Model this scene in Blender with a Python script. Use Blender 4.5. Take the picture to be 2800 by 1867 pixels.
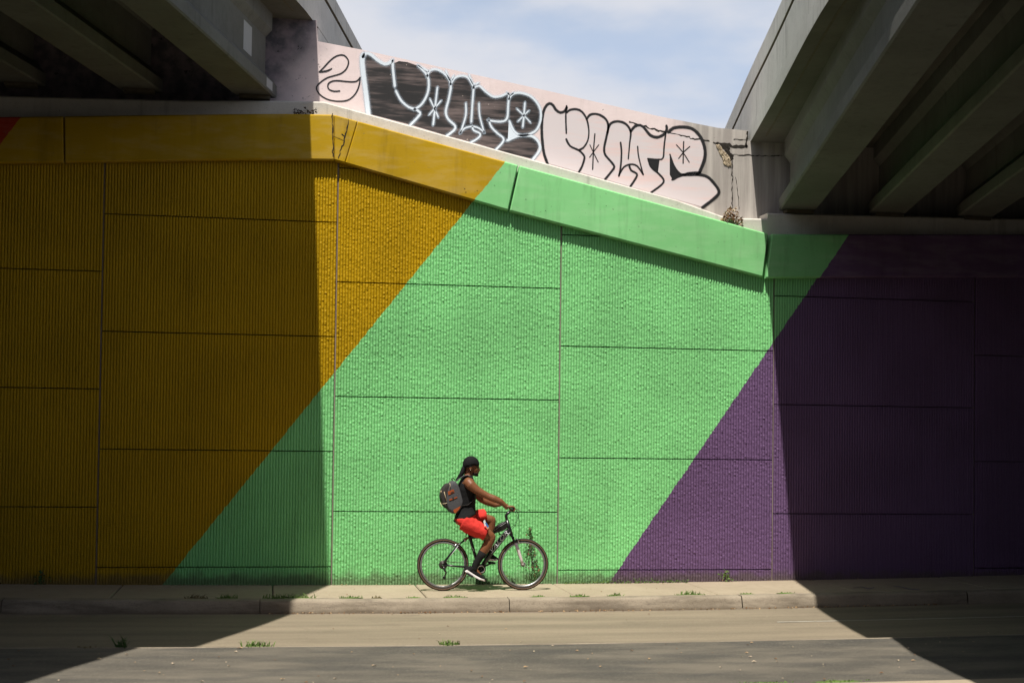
import bpy, bmesh, math, random
import numpy as np
from mathutils import Vector, Matrix, noise
random.seed(7); rng = np.random.default_rng(11)
scene = bpy.context.scene
for o in list(bpy.data.objects): bpy.data.objects.remove(o)
COL = scene.collection

# ------------------------------------------------------------------ camera
YAW, PITCH, ROLL = 0.1670, 0.0310, 0.0130
CAM = Vector((0.0, -19.0317, 2.0373))
FPX, IW, IH, SHY = 3889.0, 2800.0, 1867.0, 128.65
cy, sy, cp, sp = math.cos(YAW), math.sin(YAW), math.cos(PITCH), math.sin(PITCH)
fwd = Vector((sy*cp, cy*cp, sp)); rt = Vector((cy, -sy, 0)); up = rt.cross(fwd)
cr, sr = math.cos(ROLL), math.sin(ROLL)
rt, up = cr*rt + sr*up, -sr*rt + cr*up
cd = bpy.data.cameras.new("camera"); cam = bpy.data.objects.new("camera", cd); COL.objects.link(cam)
cam.matrix_world = Matrix(((rt.x, up.x, -fwd.x, CAM.x), (rt.y, up.y, -fwd.y, CAM.y), (rt.z, up.z, -fwd.z, CAM.z), (0, 0, 0, 1)))
cd.sensor_width = 36; cd.lens = 36*FPX/IW; cd.shift_y = SHY/IW; cd.clip_start = .1; cd.clip_end = 3000
cd.dof.use_dof = True; cd.dof.focus_distance = 18.6; cd.dof.aperture_fstop = 2.0
scene.camera = cam

# ------------------------------------------------------------------ sun, sky, exposure
SUN = Vector((.19, .42, -1.0))                     # the way the light travels
ELEV = math.atan2(1, math.hypot(SUN.x, SUN.y))
sd = bpy.data.lights.new("sun", 'SUN'); sd.energy = 5.0; sd.angle = math.radians(.53); sd.color = (1, .945, .85)
so = bpy.data.objects.new("sun", sd); COL.objects.link(so)
so.rotation_euler = SUN.to_track_quat('-Z', 'Y').to_euler(); so.location = (0, 0, 30)
w = bpy.data.worlds.new("World"); scene.world = w; w.use_nodes = True
nt = w.node_tree; nt.nodes.clear()
def nn(t, typ, **kw):
    n = t.nodes.new(typ)
    for k, v in kw.items(): setattr(n, k, v)
    return n
sky = nn(nt, 'ShaderNodeTexSky', sky_type='NISHITA'); sky.sun_disc = False
sky.sun_elevation = ELEV; sky.sun_rotation = math.atan2(-SUN.x, -SUN.y)
sky.air_density = 1.0; sky.dust_density = 3.0; sky.ozone_density = 1.2
tc = nn(nt, 'ShaderNodeTexCoord')
mp = nn(nt, 'ShaderNodeMapping'); mp.inputs['Scale'].default_value = (3.2, 3.2, 8.0); mp.inputs['Location'].default_value = (.35, .2, .6)
cn = nn(nt, 'ShaderNodeTexNoise'); cn.inputs['Scale'].default_value = 1.5; cn.inputs['Detail'].default_value = 7; cn.inputs['Roughness'].default_value = .5
ramp = nn(nt, 'ShaderNodeValToRGB'); ramp.color_ramp.elements[0].position = .33; ramp.color_ramp.elements[1].position = .56
ramp.color_ramp.interpolation = 'EASE'
mx = nn(nt, 'ShaderNodeMix', data_type='RGBA'); mx.inputs['B'].default_value = (8.0, 9.6, 12.4, 1)      # humid haze
mc = nn(nt, 'ShaderNodeMix', data_type='RGBA'); mc.inputs['B'].default_value = (11.4, 11.5, 12.2, 1)      # cloud
bgn = nn(nt, 'ShaderNodeBackground'); bgn.inputs['Strength'].default_value = .052
wo = nn(nt, 'ShaderNodeOutputWorld')
nt.links.new(tc.outputs['Generated'], mp.inputs['Vector']); nt.links.new(mp.outputs['Vector'], cn.inputs['Vector'])
nt.links.new(cn.outputs['Fac'], ramp.inputs['Fac'])
sx = nn(nt, 'ShaderNodeSeparateXYZ'); nt.links.new(tc.outputs['Generated'], sx.inputs[0])
hz = nn(nt, 'ShaderNodeMapRange', interpolation_type='SMOOTHSTEP'); hz.inputs[1].default_value = .24; hz.inputs[2].default_value = .50; hz.inputs[3].default_value = .92; hz.inputs[4].default_value = .06
nt.links.new(sx.outputs['Z'], hz.inputs[0]); nt.links.new(hz.outputs[0], mx.inputs['Factor'])           # haze thins out towards the zenith
hm = nn(nt, 'ShaderNodeMath', operation='MULTIPLY'); nt.links.new(ramp.outputs['Color'], hm.inputs[0]); nt.links.new(hz.outputs[0], hm.inputs[1]); nt.links.new(hm.outputs[0], mc.inputs['Factor'])
nt.links.new(sky.outputs['Color'], mx.inputs['A']); nt.links.new(mx.outputs['Result'], mc.inputs['A']); nt.links.new(mc.outputs['Result'], bgn.inputs['Color'])
nt.links.new(bgn.outputs['Background'], wo.inputs['Surface'])
cyc = scene.cycles
cyc.max_bounces = 5; cyc.diffuse_bounces = 2; cyc.glossy_bounces = 2; cyc.transmission_bounces = 2; cyc.transparent_max_bounces = 6
cyc.caustics_reflective = False; cyc.caustics_refractive = False
vs = scene.view_settings
vs.view_transform = 'Standard'; vs.look = 'None'; vs.exposure = 0.36; vs.gamma = 1
scene.render.resolution_x = 1024; scene.render.resolution_y = 682

# ------------------------------------------------------------------ helpers
def ray(x, y): return fwd + rt*((x - IW/2)/FPX) - up*((y - SHY - IH/2)/FPX)
def at(x, y, Y):
    "point of the place that stands at depth Y where the photograph shows pixel x, y"
    d = ray(x, y); t = (Y - CAM.y)/d.y
    return CAM + d*t
def g(x):
    "gentle sag of the street along the wall"
    d = min(abs(x - 2), 10.0); e = max(abs(x - 2) - 10.0, 0)
    return -.006 + .00123*d*d + e*.0246
def ga(x): 
    d = np.minimum(np.abs(x-2), 10.0); e = np.maximum(np.abs(x-2)-10.0, 0)
    return -.006 + .00123*d*d + e*.0246

class MB:
    "collects faces for ONE mesh"
    def __init__(s): s.v = []; s.f = []; s.uv = []; s.sm = []
    def quad_strip(s, rings, closed=True, caps=True, smooth=True):
        n = len(rings[0]); b = len(s.v)
        for r in rings: s.v.extend([tuple(p) for p in r])
        for i in range(len(rings)-1):
            for j in range(n if closed else n-1):
                k = (j+1) % n
                s.f.append((b+i*n+j, b+i*n+k, b+(i+1)*n+k, b+(i+1)*n+j)); s.sm.append(smooth)
        if caps and closed:
            s.f.append(tuple(b+j for j in reversed(range(n)))); s.sm.append(False)
            s.f.append(tuple(b+(len(rings)-1)*n+j for j in range(n))); s.sm.append(False)
    def box(s, lo, hi, M=None):
        c = [(x, y, z) for x in (lo[0], hi[0]) for y in (lo[1], hi[1]) for z in (lo[2], hi[2])]
        if M is not None: c = [tuple(M @ Vector(p)) for p in c]
        b = len(s.v); s.v += c
        for q in ((0, 1, 3, 2), (4, 6, 7, 5), (0, 4, 5, 1), (2, 3, 7, 6), (0, 2, 6, 4), (1, 5, 7, 3)):
            s.f.append(tuple(b+i for i in q)); s.sm.append(False)
    def poly(s, pts):
        b = len(s.v); s.v += [tuple(p) for p in pts]; s.f.append(tuple(range(b, b+len(pts)))); s.sm.append(False)
    def tube(s, pts, rad, seg=8, side=None, smooth=True, round_ends=False):
        "tapered tube; rad items: r or (r_in_plane, r_side); side = fixed side axis"
        pts = [Vector(p) for p in pts]
        if not hasattr(rad, '__len__'): rad = [rad]*len(pts)
        rad = [(r if hasattr(r, '__len__') else (r, r)) for r in rad]
        if round_ends:
            d0 = (pts[0]-pts[1]).normalized(); d1 = (pts[-1]-pts[-2]).normalized()
            a, z = rad[0], rad[-1]; ma, mz = max(a), max(z)
            pts = [pts[0]+d0*ma*.95, pts[0]+d0*ma*.7]+pts+[pts[-1]+d1*mz*.7, pts[-1]+d1*mz*.95]
            rad = [(a[0]*.3, a[1]*.3), (a[0]*.72, a[1]*.72)]+rad+[(z[0]*.72, z[1]*.72), (z[0]*.3, z[1]*.3)]
        rings = []; prev = None
        for i, p in enumerate(pts):
            t = (pts[min(i+1, len(pts)-1)] - pts[max(i-1, 0)]).normalized()
            if side is not None: a = Vector(side)
            elif prev is None: a = Vector((0, 1, 0)) if abs(t.y) < .9 else Vector((1, 0, 0))
            else: a = prev
            a = (a - t*a.dot(t)).normalized(); prev = a; b = t.cross(a)
            r0, r1 = rad[i]
            rings.append([p + a*(r1*math.cos(2*math.pi*k/seg)) + b*(r0*math.sin(2*math.pi*k/seg)) for k in range(seg)])
        s.quad_strip(rings, smooth=smooth)
    def ell(s, c, r, seg=14, rings=9, M=None):
        c = Vector(c); rr = []
        for i in range(rings+1):
            th = math.pi*(i/rings); th = min(max(th, .12), math.pi-.12)
            ring = []
            for k in range(seg):
                ph = 2*math.pi*k/seg
                v = Vector((r[0]*math.sin(th)*math.cos(ph), r[1]*math.sin(th)*math.sin(ph), r[2]*math.cos(th)))
                if M is not None: v = M @ v
                ring.append(c + v)
            rr.append(ring)
        s.quad_strip(rr)
    def lathe(s, prof, c, seg=48):
        "profile (radius, y) closed loop spun about an axis along Y through c"
        rings = []
        for k in range(seg+1):
            a = 2*math.pi*k/seg
            rings.append([(c[0]+r*math.cos(a), c[1]+y, c[2]+r*math.sin(a)) for r, y in prof])
        s.quad_strip(rings, caps=False)
    def mesh(s, name, fix=True):
        me = bpy.data.meshes.new(name); me.from_pydata(s.v, [], s.f)
        me.polygons.foreach_set('use_smooth', s.sm)
        if fix:
            bm = bmesh.new(); bm.from_mesh(me); bmesh.ops.recalc_face_normals(bm, faces=bm.faces); bm.to_mesh(me); bm.free()
        me.update(); return me
    def build(s, name, mat, parent=None, fix=True):
        return link(name, s.mesh(name, fix), mat, parent)
def link(name, me, mat, parent=None):
    o = bpy.data.objects.new(name, me); COL.objects.link(o)
    if mat is not None: me.materials.clear(); me.materials.append(mat)
    if parent is not None: o.parent = parent; o.matrix_parent_inverse = parent.matrix_basis.inverted()
    return o
def empty(name, loc=(0, 0, 0)):
    o = bpy.data.objects.new(name, None); COL.objects.link(o); o.location = loc; o.empty_display_size = .2; return o
def tag(o, label=None, cat=None, group=None, kind=None):
    if label: o['label'] = label
    if cat: o['category'] = cat
    if group: o['group'] = group
    if kind: o['kind'] = kind
    return o
def apply_mods(o):
    dg = bpy.context.evaluated_depsgraph_get(); ev = o.evaluated_get(dg)
    me = bpy.data.meshes.new_from_object(ev); old = o.data; o.modifiers.clear(); o.data = me
    bpy.data.meshes.remove(old); return o
def fuse(o, voxel=.007, it=6):
    m = o.modifiers.new('r', 'REMESH'); m.mode = 'VOXEL'; m.voxel_size = voxel; m.use_smooth_shade = True
    k = o.modifiers.new('s', 'SMOOTH'); k.factor = .5; k.iterations = it
    mats = list(o.data.materials); apply_mods(o)
    if not o.data.materials:
        for q in mats: o.data.materials.append(q)
    return o

# ------------------------------------------------------------------ materials
class NT:
    def __init__(s, name):
        s.m = bpy.data.materials.new(name); s.m.use_nodes = True; s.t = s.m.node_tree; s.t.nodes.clear()
        s.out = s.n('ShaderNodeOutputMaterial'); s.b = s.n('ShaderNodeBsdfPrincipled'); s.l(s.b.outputs[0], s.out.inputs[0])
        s.pos = s.n('ShaderNodeNewGeometry').outputs['Position']
    def n(s, typ, **kw): return nn(s.t, typ, **kw)
    def l(s, a, b): s.t.links.new(a, b)
    def setin(s, sock, v):
        if hasattr(v, 'is_linked') or hasattr(v, 'links'): s.l(v, sock)
        else: sock.default_value = v
    def math(s, op, a, b=0.0, c=0.0, clamp=False):
        n = s.n('ShaderNodeMath', operation=op); n.use_clamp = clamp
        s.setin(n.inputs[0], a); s.setin(n.inputs[1], b); s.setin(n.inputs[2], c); return n.outputs[0]
    def xyz(s, v=None):
        n = s.n('ShaderNodeSeparateXYZ'); s.l(v or s.pos, n.inputs[0]); return n.outputs
    def map(s, scale=(1, 1, 1), rot=(0, 0, 0), vec=None):
        n = s.n('ShaderNodeMapping'); n.inputs['Scale'].default_value = scale; n.inputs['Rotation'].default_value = rot
        s.l(vec or s.pos, n.inputs['Vector']); return n.outputs[0]
    def noise(s, scale, detail=4, rough=.55, vec=None):
        n = s.n('ShaderNodeTexNoise'); n.inputs['Scale'].default_value = scale; n.inputs['Detail'].default_value = detail
        n.inputs['Roughness'].default_value = rough; s.l(vec or s.pos, n.inputs['Vector']); return n.outputs['Fac']
    def vor(s, scale, vec=None):
        n = s.n('ShaderNodeTexVoronoi'); n.inputs['Scale'].default_value = scale; s.l(vec or s.pos, n.inputs['Vector']); return n.outputs['Distance']
    def ramp(s, fac, a, b, ca=(0, 0, 0, 1), cb=(1, 1, 1, 1)):
        n = s.n('ShaderNodeValToRGB'); n.color_ramp.elements[0].position = a; n.color_ramp.elements[1].position = b
        n.color_ramp.elements[0].color = ca; n.color_ramp.elements[1].color = cb; s.l(fac, n.inputs[0]); return n.outputs[0]
    def sstep(s, v, a, b):
        n = s.n('ShaderNodeMapRange', interpolation_type='SMOOTHSTEP'); s.setin(n.inputs[0], v)
        n.inputs[1].default_value = a; n.inputs[2].default_value = b; return n.outputs[0]
    def mix(s, f, a, b, blend='MIX'):
        n = s.n('ShaderNodeMix', data_type='RGBA'); n.blend_type = blend
        s.setin(n.inputs['Factor'], f)
        for k, v in (('A', a), ('B', b)):
            if isinstance(v, (tuple, list)): v = tuple(v)+((1,) if len(v) == 3 else ())
            s.setin(n.inputs[k], v)
        return n.outputs['Result']
    def bump(s, h, strength=.4, dist=.01):
        n = s.n('ShaderNodeBump'); n.inputs['Strength'].default_value = strength; n.inputs['Distance'].default_value = dist
        s.l(h, n.inputs['Height']); s.l(n.outputs[0], s.b.inputs['Normal'])
    def fin(s, col, rough=.8, metal=0.0, spec=.3):
        if isinstance(col, (tuple, list)): col = tuple(col)+((1,) if len(col) == 3 else ())
        s.setin(s.b.inputs['Base Color'], col); s.setin(s.b.inputs['Roughness'], rough); s.b.inputs['Metallic'].default_value = metal
        s.b.inputs['Specular IOR Level'].default_value = spec
        return s.m
def plain(name, c, rough=.6, metal=0, spec=.4, var=.15, scale=30, bump=0):
    t = NT(name); f = t.noise(scale, 3)
    col = t.mix(f, tuple(x*(1-var) for x in c), tuple(min(1, x*(1+var)) for x in c))
    if bump: t.bump(f, bump, .003)
    return t.fin(col, rough, metal, spec)
def concrete(name, a, b, stain=.35, streak=True, rough=.9, speck=True, lo=(.05, .045, .04)):
    t = NT(name)
    f = t.noise(.9, 6, .6); f2 = t.noise(9, 5, .65)
    col = t.mix(t.sstep(f, .3, .7), a, b)
    col = t.mix(t.math('MULTIPLY', t.sstep(f2, .45, .75), .35), col, tuple(x*.72 for x in a))
    if streak:
        s = t.noise(1, 5, .6, t.map((7, 7, .55)))
        col = t.mix(t.math('MULTIPLY', t.sstep(s, .55, .78), stain), col, lo)
    if speck:
        p = t.noise(70, 2, .5); col = t.mix(t.math('MULTIPLY', t.sstep(p, .66, .74), .5), col, lo)
    h = t.math('ADD', t.noise(120, 3), t.math('MULTIPLY', t.noise(14, 4), 1.5)); t.bump(h, .35, .006)
    return t.fin(col, rough, 0, .2)

MUST, GREEN, PURP, RED = (.465, .288, .004), (.245, .640, .255), (.150, .086, .185), (.42, .035, .01)
def paint(name, rib=True):
    t = NT(name); x, y, z = t.xyz()
    wob = t.math('MULTIPLY', t.math('SUBTRACT', t.noise(14, 3), .5), .05)
    l1 = t.math('ADD', t.math('SUBTRACT', x, t.math('MULTIPLY_ADD', z, .7762, -1.366)), wob)
    l2 = t.math('ADD', t.math('SUBTRACT', x, t.math('MULTIPLY_ADD', z, .6950, 4.585)), wob)
    l0 = t.math('ADD', t.math('SUBTRACT', x, t.math('MULTIPLY_ADD', z, .6741, -7.282)), wob)
    col = t.mix(t.math('GREATER_THAN', l0, 0), RED, MUST)
    col = t.mix(t.math('GREATER_THAN', l1, 0), col, GREEN)
    col = t.mix(t.math('GREATER_THAN', l2, 0), col, PURP)
    v = t.noise(.8, 2); col = t.mix(t.math('MULTIPLY', t.sstep(v, .35, .7), .22), col, (.30, .30, .26), 'MULTIPLY')
    st = t.noise(1, 3, .6, t.map((5, 5, .4))); col = t.mix(t.math('MULTIPLY', t.sstep(st, .55, .8), .16), col, (.25, .24, .2), 'MULTIPLY')
    # splash dirt on the lowest hand's breadth
    d = t.math('MULTIPLY', t.sstep(t.math('ADD', z, t.math('MULTIPLY', t.noise(6, 4), -.26)), .07, -.07), .65)
    col = t.mix(d, col, (.10, .085, .06))
    if rib:
        return t.fin(col, .55, 0, .2)
    gr = t.noise(1, 4, .65, t.map((6, 6, .8))); col = t.mix(t.math('MULTIPLY', t.sstep(gr, .5, .8), .35), col, (.3, .28, .24), 'MULTIPLY')
    rl = t.noise(1, 3, .6, t.map((2.2, 2, 9), (0, math.radians(-13), 0))); col = t.mix(t.math('MULTIPLY', t.sstep(rl, .4, .7), .05), col, (1, .95, .85))
    pk = t.noise(30, 3, .6); col = t.mix(t.math('MULTIPLY', t.sstep(pk, .70, .73), .7), col, (.12, .11, .09))
    t.bump(t.math('ADD', t.noise(5, 5), t.math('MULTIPLY', t.noise(60, 3), .3)), .25, .01)
    return t.fin(col, .6, 0, .2)
M = {}
M['rib'] = paint('painted_ribbed_concrete'); M['coping'] = paint('painted_smooth_concrete', False)
M['joint'] = concrete('joint_filler', (.24, .19, .16), (.30, .25, .22), .2)
M['walk'] = concrete('sidewalk_concrete', (.315, .262, .19), (.365, .305, .225), .15, False, lo=(.13, .10, .07))
M['lane'] = None
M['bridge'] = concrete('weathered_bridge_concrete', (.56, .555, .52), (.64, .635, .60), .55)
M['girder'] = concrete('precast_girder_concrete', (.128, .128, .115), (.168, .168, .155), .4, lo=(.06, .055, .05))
M['soffit'] = concrete('shade_dark_deck_concrete', (.10, .096, .082), (.14, .133, .115), .4, False)  # darker than the edge concrete: underside shade put into the deck colour
M['tar'] = concrete('asphalt_paving', (.05, .05, .048), (.075, .072, .068), .2, False)
M['ledge'] = concrete('bearing_ledge_concrete', (.55, .52, .47), (.63, .60, .55), .35)
M['dark'] = plain('groove_dirt', (.10, .085, .06), .95, var=.5, scale=20)
M['crack'] = plain('crack_shadow_dirt', (.022, .018, .014), .95)
M['spall'] = concrete('broken_concrete', (.36, .28, .19), (.50, .42, .31), .3, False)

def lane_mat():
    t = NT('road_concrete')
    f = t.noise(1, 5, .6, t.map((.25, 2.2, 1))); f2 = t.noise(3, 5, .6)
    col = t.mix(t.sstep(f, .3, .7), (.185, .155, .112), (.26, .215, .155))
    tr = t.noise(1, 5, .6, t.map((.16, 2.4, 1))); col = t.mix(t.math('MULTIPLY', t.sstep(tr, .45, .75), .35), col, (.14, .118, .088))
    sp_ = t.noise(1.3, 5, .7); col = t.mix(t.math('MULTIPLY', t.sstep(sp_, .58, .72), .35), col, (.12, .10, .078))
    col = t.mix(t.math('MULTIPLY', t.sstep(f2, .55, .75), .3), col, (.15, .12, .09))
    col = t.mix(t.math('MULTIPLY', t.sstep(t.noise(38, 3, .7), .52, .70), .40), col, (.115, .098, .075)); col = t.mix(t.math('MULTIPLY', t.sstep(t.noise(55, 2), .62, .7), .3), col, (.42, .38, .30))
    t.bump(t.math('ADD', t.noise(160, 3), t.noise(20, 3)), .3, .004)
    return t.fin(col, .85, 0, .25)
M['lane'] = lane_mat()
def kerb_mat():
    t = NT('kerb_concrete'); x, y, z = t.xyz()
    f = t.noise(1.6, 6, .62); col = t.mix(t.sstep(f, .3, .7), (.235, .198, .15), (.32, .272, .21))
    s = t.noise(1, 5, .65, t.map((1.1, 3, 7))); col = t.mix(t.math('MULTIPLY', t.sstep(s, .46, .68), .6), col, (.11, .09, .07))
    col = t.mix(t.math('MULTIPLY', t.sstep(t.noise(60, 3), .56, .7), .5), col, (.13, .10, .08))
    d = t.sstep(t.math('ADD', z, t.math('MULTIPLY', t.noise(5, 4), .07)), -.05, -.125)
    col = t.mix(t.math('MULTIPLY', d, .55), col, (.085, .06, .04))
    t.bump(t.math('ADD', t.noise(90, 4), t.math('MULTIPLY', t.noise(18, 3), 2)), .5, .008)
    return t.fin(col, .92, 0, .2)
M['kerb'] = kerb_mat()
def asphalt_mat():
    t = NT('median_asphalt')
    f = t.noise(1, 5, .6, t.map((.8, 2.0, 1), (0, 0, .5))); f2 = t.noise(260, 2)
    col = t.mix(t.sstep(f, .32, .7), (.066, .061, .053), (.140, .123, .099))
    v = t.noise(1.6, 3, .5, t.map((.7, 1.8, 1), (0, 0, .5))); col = t.mix(t.math('MULTIPLY', t.sstep(v, .5, .65), .5), col, (.055, .053, .050))
    col = t.mix(t.math('MULTIPLY', t.sstep(t.noise(42, 3, .7), .54, .68), .45), col, (.20, .185, .155)); col = t.mix(t.math('MULTIPLY', t.sstep(f2, .55, .7), .5), col, (.24, .22, .18))
    t.bump(t.math('ADD', f2, t.math('MULTIPLY', t.noise(30, 3), 1.0)), .4, .005)
    return t.fin(col, .9, 0, .25)
M['asphalt'] = asphalt_mat()
def backwall_mat():
    t = NT('faded_pink_wall_paint'); x, y, z = t.xyz()
    n1 = t.noise(1.5, 6, .6); n2 = t.noise(5, 5, .6)
    pink = t.mix(t.sstep(n1, .3, .7), (.74, .615, .605), (.80, .68, .675))
    grey = t.mix(t.sstep(t.noise(1, 5, .6, t.map((9, 9, .5))), .35, .7), (.33, .30, .28), (.50, .465, .43))
    # old paint ends in a ragged edge on the right, soot and flaking under the left deck
    r = t.sstep(t.math('ADD', t.math('MULTIPLY_ADD', z, .25, x), t.math('MULTIPLY', n2, -.5)), 6.75, 7.25)
    col = t.mix(r, pink, grey)
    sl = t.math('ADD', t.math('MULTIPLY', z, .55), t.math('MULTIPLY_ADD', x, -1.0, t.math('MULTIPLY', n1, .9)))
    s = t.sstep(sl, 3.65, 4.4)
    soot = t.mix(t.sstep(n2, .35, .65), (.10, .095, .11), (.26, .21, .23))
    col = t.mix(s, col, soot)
    pe = t.math('MULTIPLY', t.sstep(t.noise(8, 6, .75), .63, .66), t.sstep(x, .9, .3)); col = t.mix(pe, col, (.05, .045, .05))
    chip = t.sstep(t.noise(22, 3, .6), .72, .74); col = t.mix(t.math('MULTIPLY', chip, .8), col, (.12, .10, .09))
    st = t.noise(1, 5, .6, t.map((8, 8, .5))); col = t.mix(t.math('MULTIPLY', t.sstep(st, .56, .8), .3), col, (.22, .19, .18))
    t.bump(t.math('ADD', t.noise(7, 5), t.math('MULTIPLY', t.noise(70, 3), .3)), .3, .01)
    return t.fin(col, .75, 0, .25)
M['backwall'] = backwall_mat()
def spray(name, col, rough=.6, soft=.35, streak=None, amax=1.0):
    "spray paint sheet: edge softened by the uv across the stroke"
    t = NT(name)
    uv = t.n('ShaderNodeUVMap').outputs[0]; u, v, _ = t.xyz(uv)
    e = t.math('SUBTRACT', 1.0, t.math('ABSOLUTE', t.math('MULTIPLY_ADD', v, 2, -1)))
    e = t.math('ADD', e, t.math('MULTIPLY', t.math('SUBTRACT', t.noise(120, 2), .5), soft*.7))
    a = t.math('MULTIPLY', t.sstep(e, .0, soft), amax)
    c = col
    if streak:
        n = t.noise(1, 5, .62, t.map((1.3, 1, 14), (0, math.radians(-4), 0)))
        k = t.noise(1.1, 3); c = t.mix(t.sstep(t.math('MULTIPLY_ADD', t.math('SUBTRACT', k, .5), .5, n), .43, .74), col, streak)
        ch = t.sstep(t.noise(16, 4, .7), .71, .73); c = t.mix(ch, c, (.55, .47, .42))
    m = t.fin(c, rough, 0, .3)
    tr = t.n('ShaderNodeBsdfTransparent'); ms = t.n('ShaderNodeMixShader')
    t.l(a, ms.inputs[0]); t.l(tr.outputs[0], ms.inputs[1]); t.l(t.b.outputs[0], ms.inputs[2]); t.l(ms.outputs[0], t.out.inputs[0])
    return m
M['sp_black'] = spray('black_spray', (.018, .018, .02), .5, .55)
M['sp_haze'] = spray('pale_overspray', (.62, .74, .88), .6, 1.0, None, .45)
M['sp_fill'] = spray('black_spray_fill', (.022, .021, .022), .6, .02, (.16, .125, .12))
M['sp_white'] = spray('pale_spray', (.70, .78, .86), .5, .55)
M['sp_pale'] = spray('pale_pink_spray_fill', (.66, .595, .61), .6, .02, (.72, .55, .535))

# ================================================================== GROUND
def sheet(name, x0, x1, y0, y1, z, mat, dx=.5, dy=.5, rough=0.0, parent=None):
    nx = max(1, int((x1-x0)/dx)); ny = max(1, int((y1-y0)/dy))
    X, Y = np.meshgrid(np.linspace(x0, x1, nx+1), np.linspace(y0, y1, ny+1))
    Z = z + ga(X) + (rng.normal(0, rough, X.shape) if rough else 0)
    v = np.stack([X, Y, Z], -1).reshape(-1, 3); i = np.arange((nx+1)*(ny+1)).reshape(ny+1, nx+1)
    f = np.stack([i[:-1, :-1], i[:-1, 1:], i[1:, 1:], i[1:, :-1]], -1).reshape(-1, 4)
    me = bpy.data.meshes.new(name); me.from_pydata(v.tolist(), [], f.tolist())
    me.polygons.foreach_set('use_smooth', [True]*len(me.polygons))
    return link(name, me, mat, parent)
dirt = concrete('packed_earth', (.16, .13, .09), (.22, .18, .12), .2, False)
mb = MB(); mb.poly([(-900, -900, -.34), (900, -900, -.34), (900, 900, -.34), (-900, 900, -.34)])
tag(mb.build('ground', dirt, None, False), kind='structure')
tag(sheet('road', -40, 45, -5.55, -1.60, -.158, M['lane'], .5, .4, .0012), kind='structure')
tag(sheet('near_road', -40, 45, -18.0, -8.05, -.158, M['tar'], .5, .5, .0012), kind='structure')
# sidewalk of separate slabs
walk = tag(empty('sidewalk'), kind='structure')
edges = [-9.35, -7.45, -5.55, -3.72, -1.86, .05, 1.93, 3.80, 5.66, 7.52, 9.4, 11.3, 13.2, 15.1]
def grooved_slab(x0, x1, y0, y1):
    m = MB(); n = 5; c = .012; dz = random.uniform(-.003, .003); tx = random.uniform(-.004, .004)
    rows = []
    for yy, zz in ((y0, -.22), (y0, -c), (y0+c, 0), (y1-c, 0), (y1, -c), (y1, -.22)):
        r = []
        for k in range(n+1):
            x = x0 + (x1-x0)*k/n
            r.append((x, yy, g(x)+zz+dz+tx*(k/n-.5)))
        r[0] = (x0, yy, g(x0)+min(zz, -c)+dz); r.insert(1, (x0+c, yy, g(x0)+zz+dz))
        r[-1] = (x1, yy, g(x1)+min(zz, -c)+dz); r.insert(-1, (x1-c, yy, g(x1)+zz+dz))
        rows.append(r)
    m.quad_strip(rows, closed=False, caps=False, smooth=False)
    for r, sgn in ((0, 1), (-1, -1)): m.poly([q[r] for q in rows])
    return m
for a, b in zip(edges[:-1], edges[1:]):
    grooved_slab(a+.006, b-.006, -1.475, .05).build('slab', M['walk'], walk)
sheet('slab_bed', -10, 16, -1.5, .3, -.05, M['dark'], parent=walk)
# kerb: rounded nose, cast in lengths
kerb = tag(empty('kerb'), kind='structure')
prof = [(-1.485, -.30), (-1.485, -.004), (-1.54, .0), (-1.62, .0), (-1.685, -.003), (-1.708, -.012), (-1.720, -.032), (-1.728, -.06), (-1.740, -.11), (-1.752, -.155), (-1.76, -.30)]
kx = [-9.6, -6.6, -3.05, -.1, 2.92, 5.9, 8.95, 11.9, 15.0]
for a, b in zip(kx[:-1], kx[1:]):
    m = MB(); rows = []; n = 16
    for k in range(n+1):
        x = a+.005 + (b-a-.01)*k/n
        rows.append([(x, y + random.gauss(0, .004), g(x)+z+(random.gauss(0, .003) if z > -.2 else 0)) for y, z in prof])
    m.quad_strip(rows, closed=True, caps=False, smooth=True); m.build('kerb_stone', M['kerb'], kerb)
# asphalt topped median with its concrete edging
tag(sheet('median', -40, 45, -7.80, -5.44, .0, M['asphalt'], .4, .3, .0015), kind='structure')
mk = tag(empty('median_kerb'), kind='structure')
for y0, y1, nm in ((-5.44, -5.40, 'far_edging'), (-8.05, -7.80, 'near_edging')):
    m = MB(); rows = []
    for k in range(86):
        x = -40 + k; rows.append([(x, y0, g(x)-.30), (x, y0, g(x)-.012), (x, y0+.012, g(x)+.004), (x, y1-.012, g(x)+.004), (x, y1, g(x)-.012), (x, y1, g(x)-.30)])
    m.quad_strip(rows, smooth=False); m.build('edging', M['walk'] if y0 < -6 else M['kerb'], mk)
for pts in ([(2330, 1604), (2352, 1601), (2372, 1606), (2388, 1603), (2366, 1611)], [(2440, 1600), (2462, 1603), (2480, 1608), (2512, 1611)]):
    m = MB(); r = []
    for x, y in pts:
        d = ray(x, y); t = (.12*.12-CAM.z+g(8.0))/d.z; P = CAM+d*t; r.append([(P.x, P.y-.02, g(P.x)+.006), (P.x+.03, P.y+.03, g(P.x)+.006)])
    m.quad_strip(r, closed=False, caps=False); m.build('purple_paint_mark', plain('purple_drip_paint', (.08, .05, .16), .7), walk, False)
m = MB(); rows = []
for k in range(40):
    x = 5.9 + k*.4; yy = -3.02 - .004*(x-6); rows.append([(x, yy, g(x)-.1535), (x, yy+.035, g(x)-.1535)])
m.quad_strip(rows, closed=False, caps=False)
tag(m.build('road_joint_line', plain('worn_white_joint_sealer', (.45, .43, .38), .8, var=.4, scale=6), None, False), kind='structure')

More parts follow.
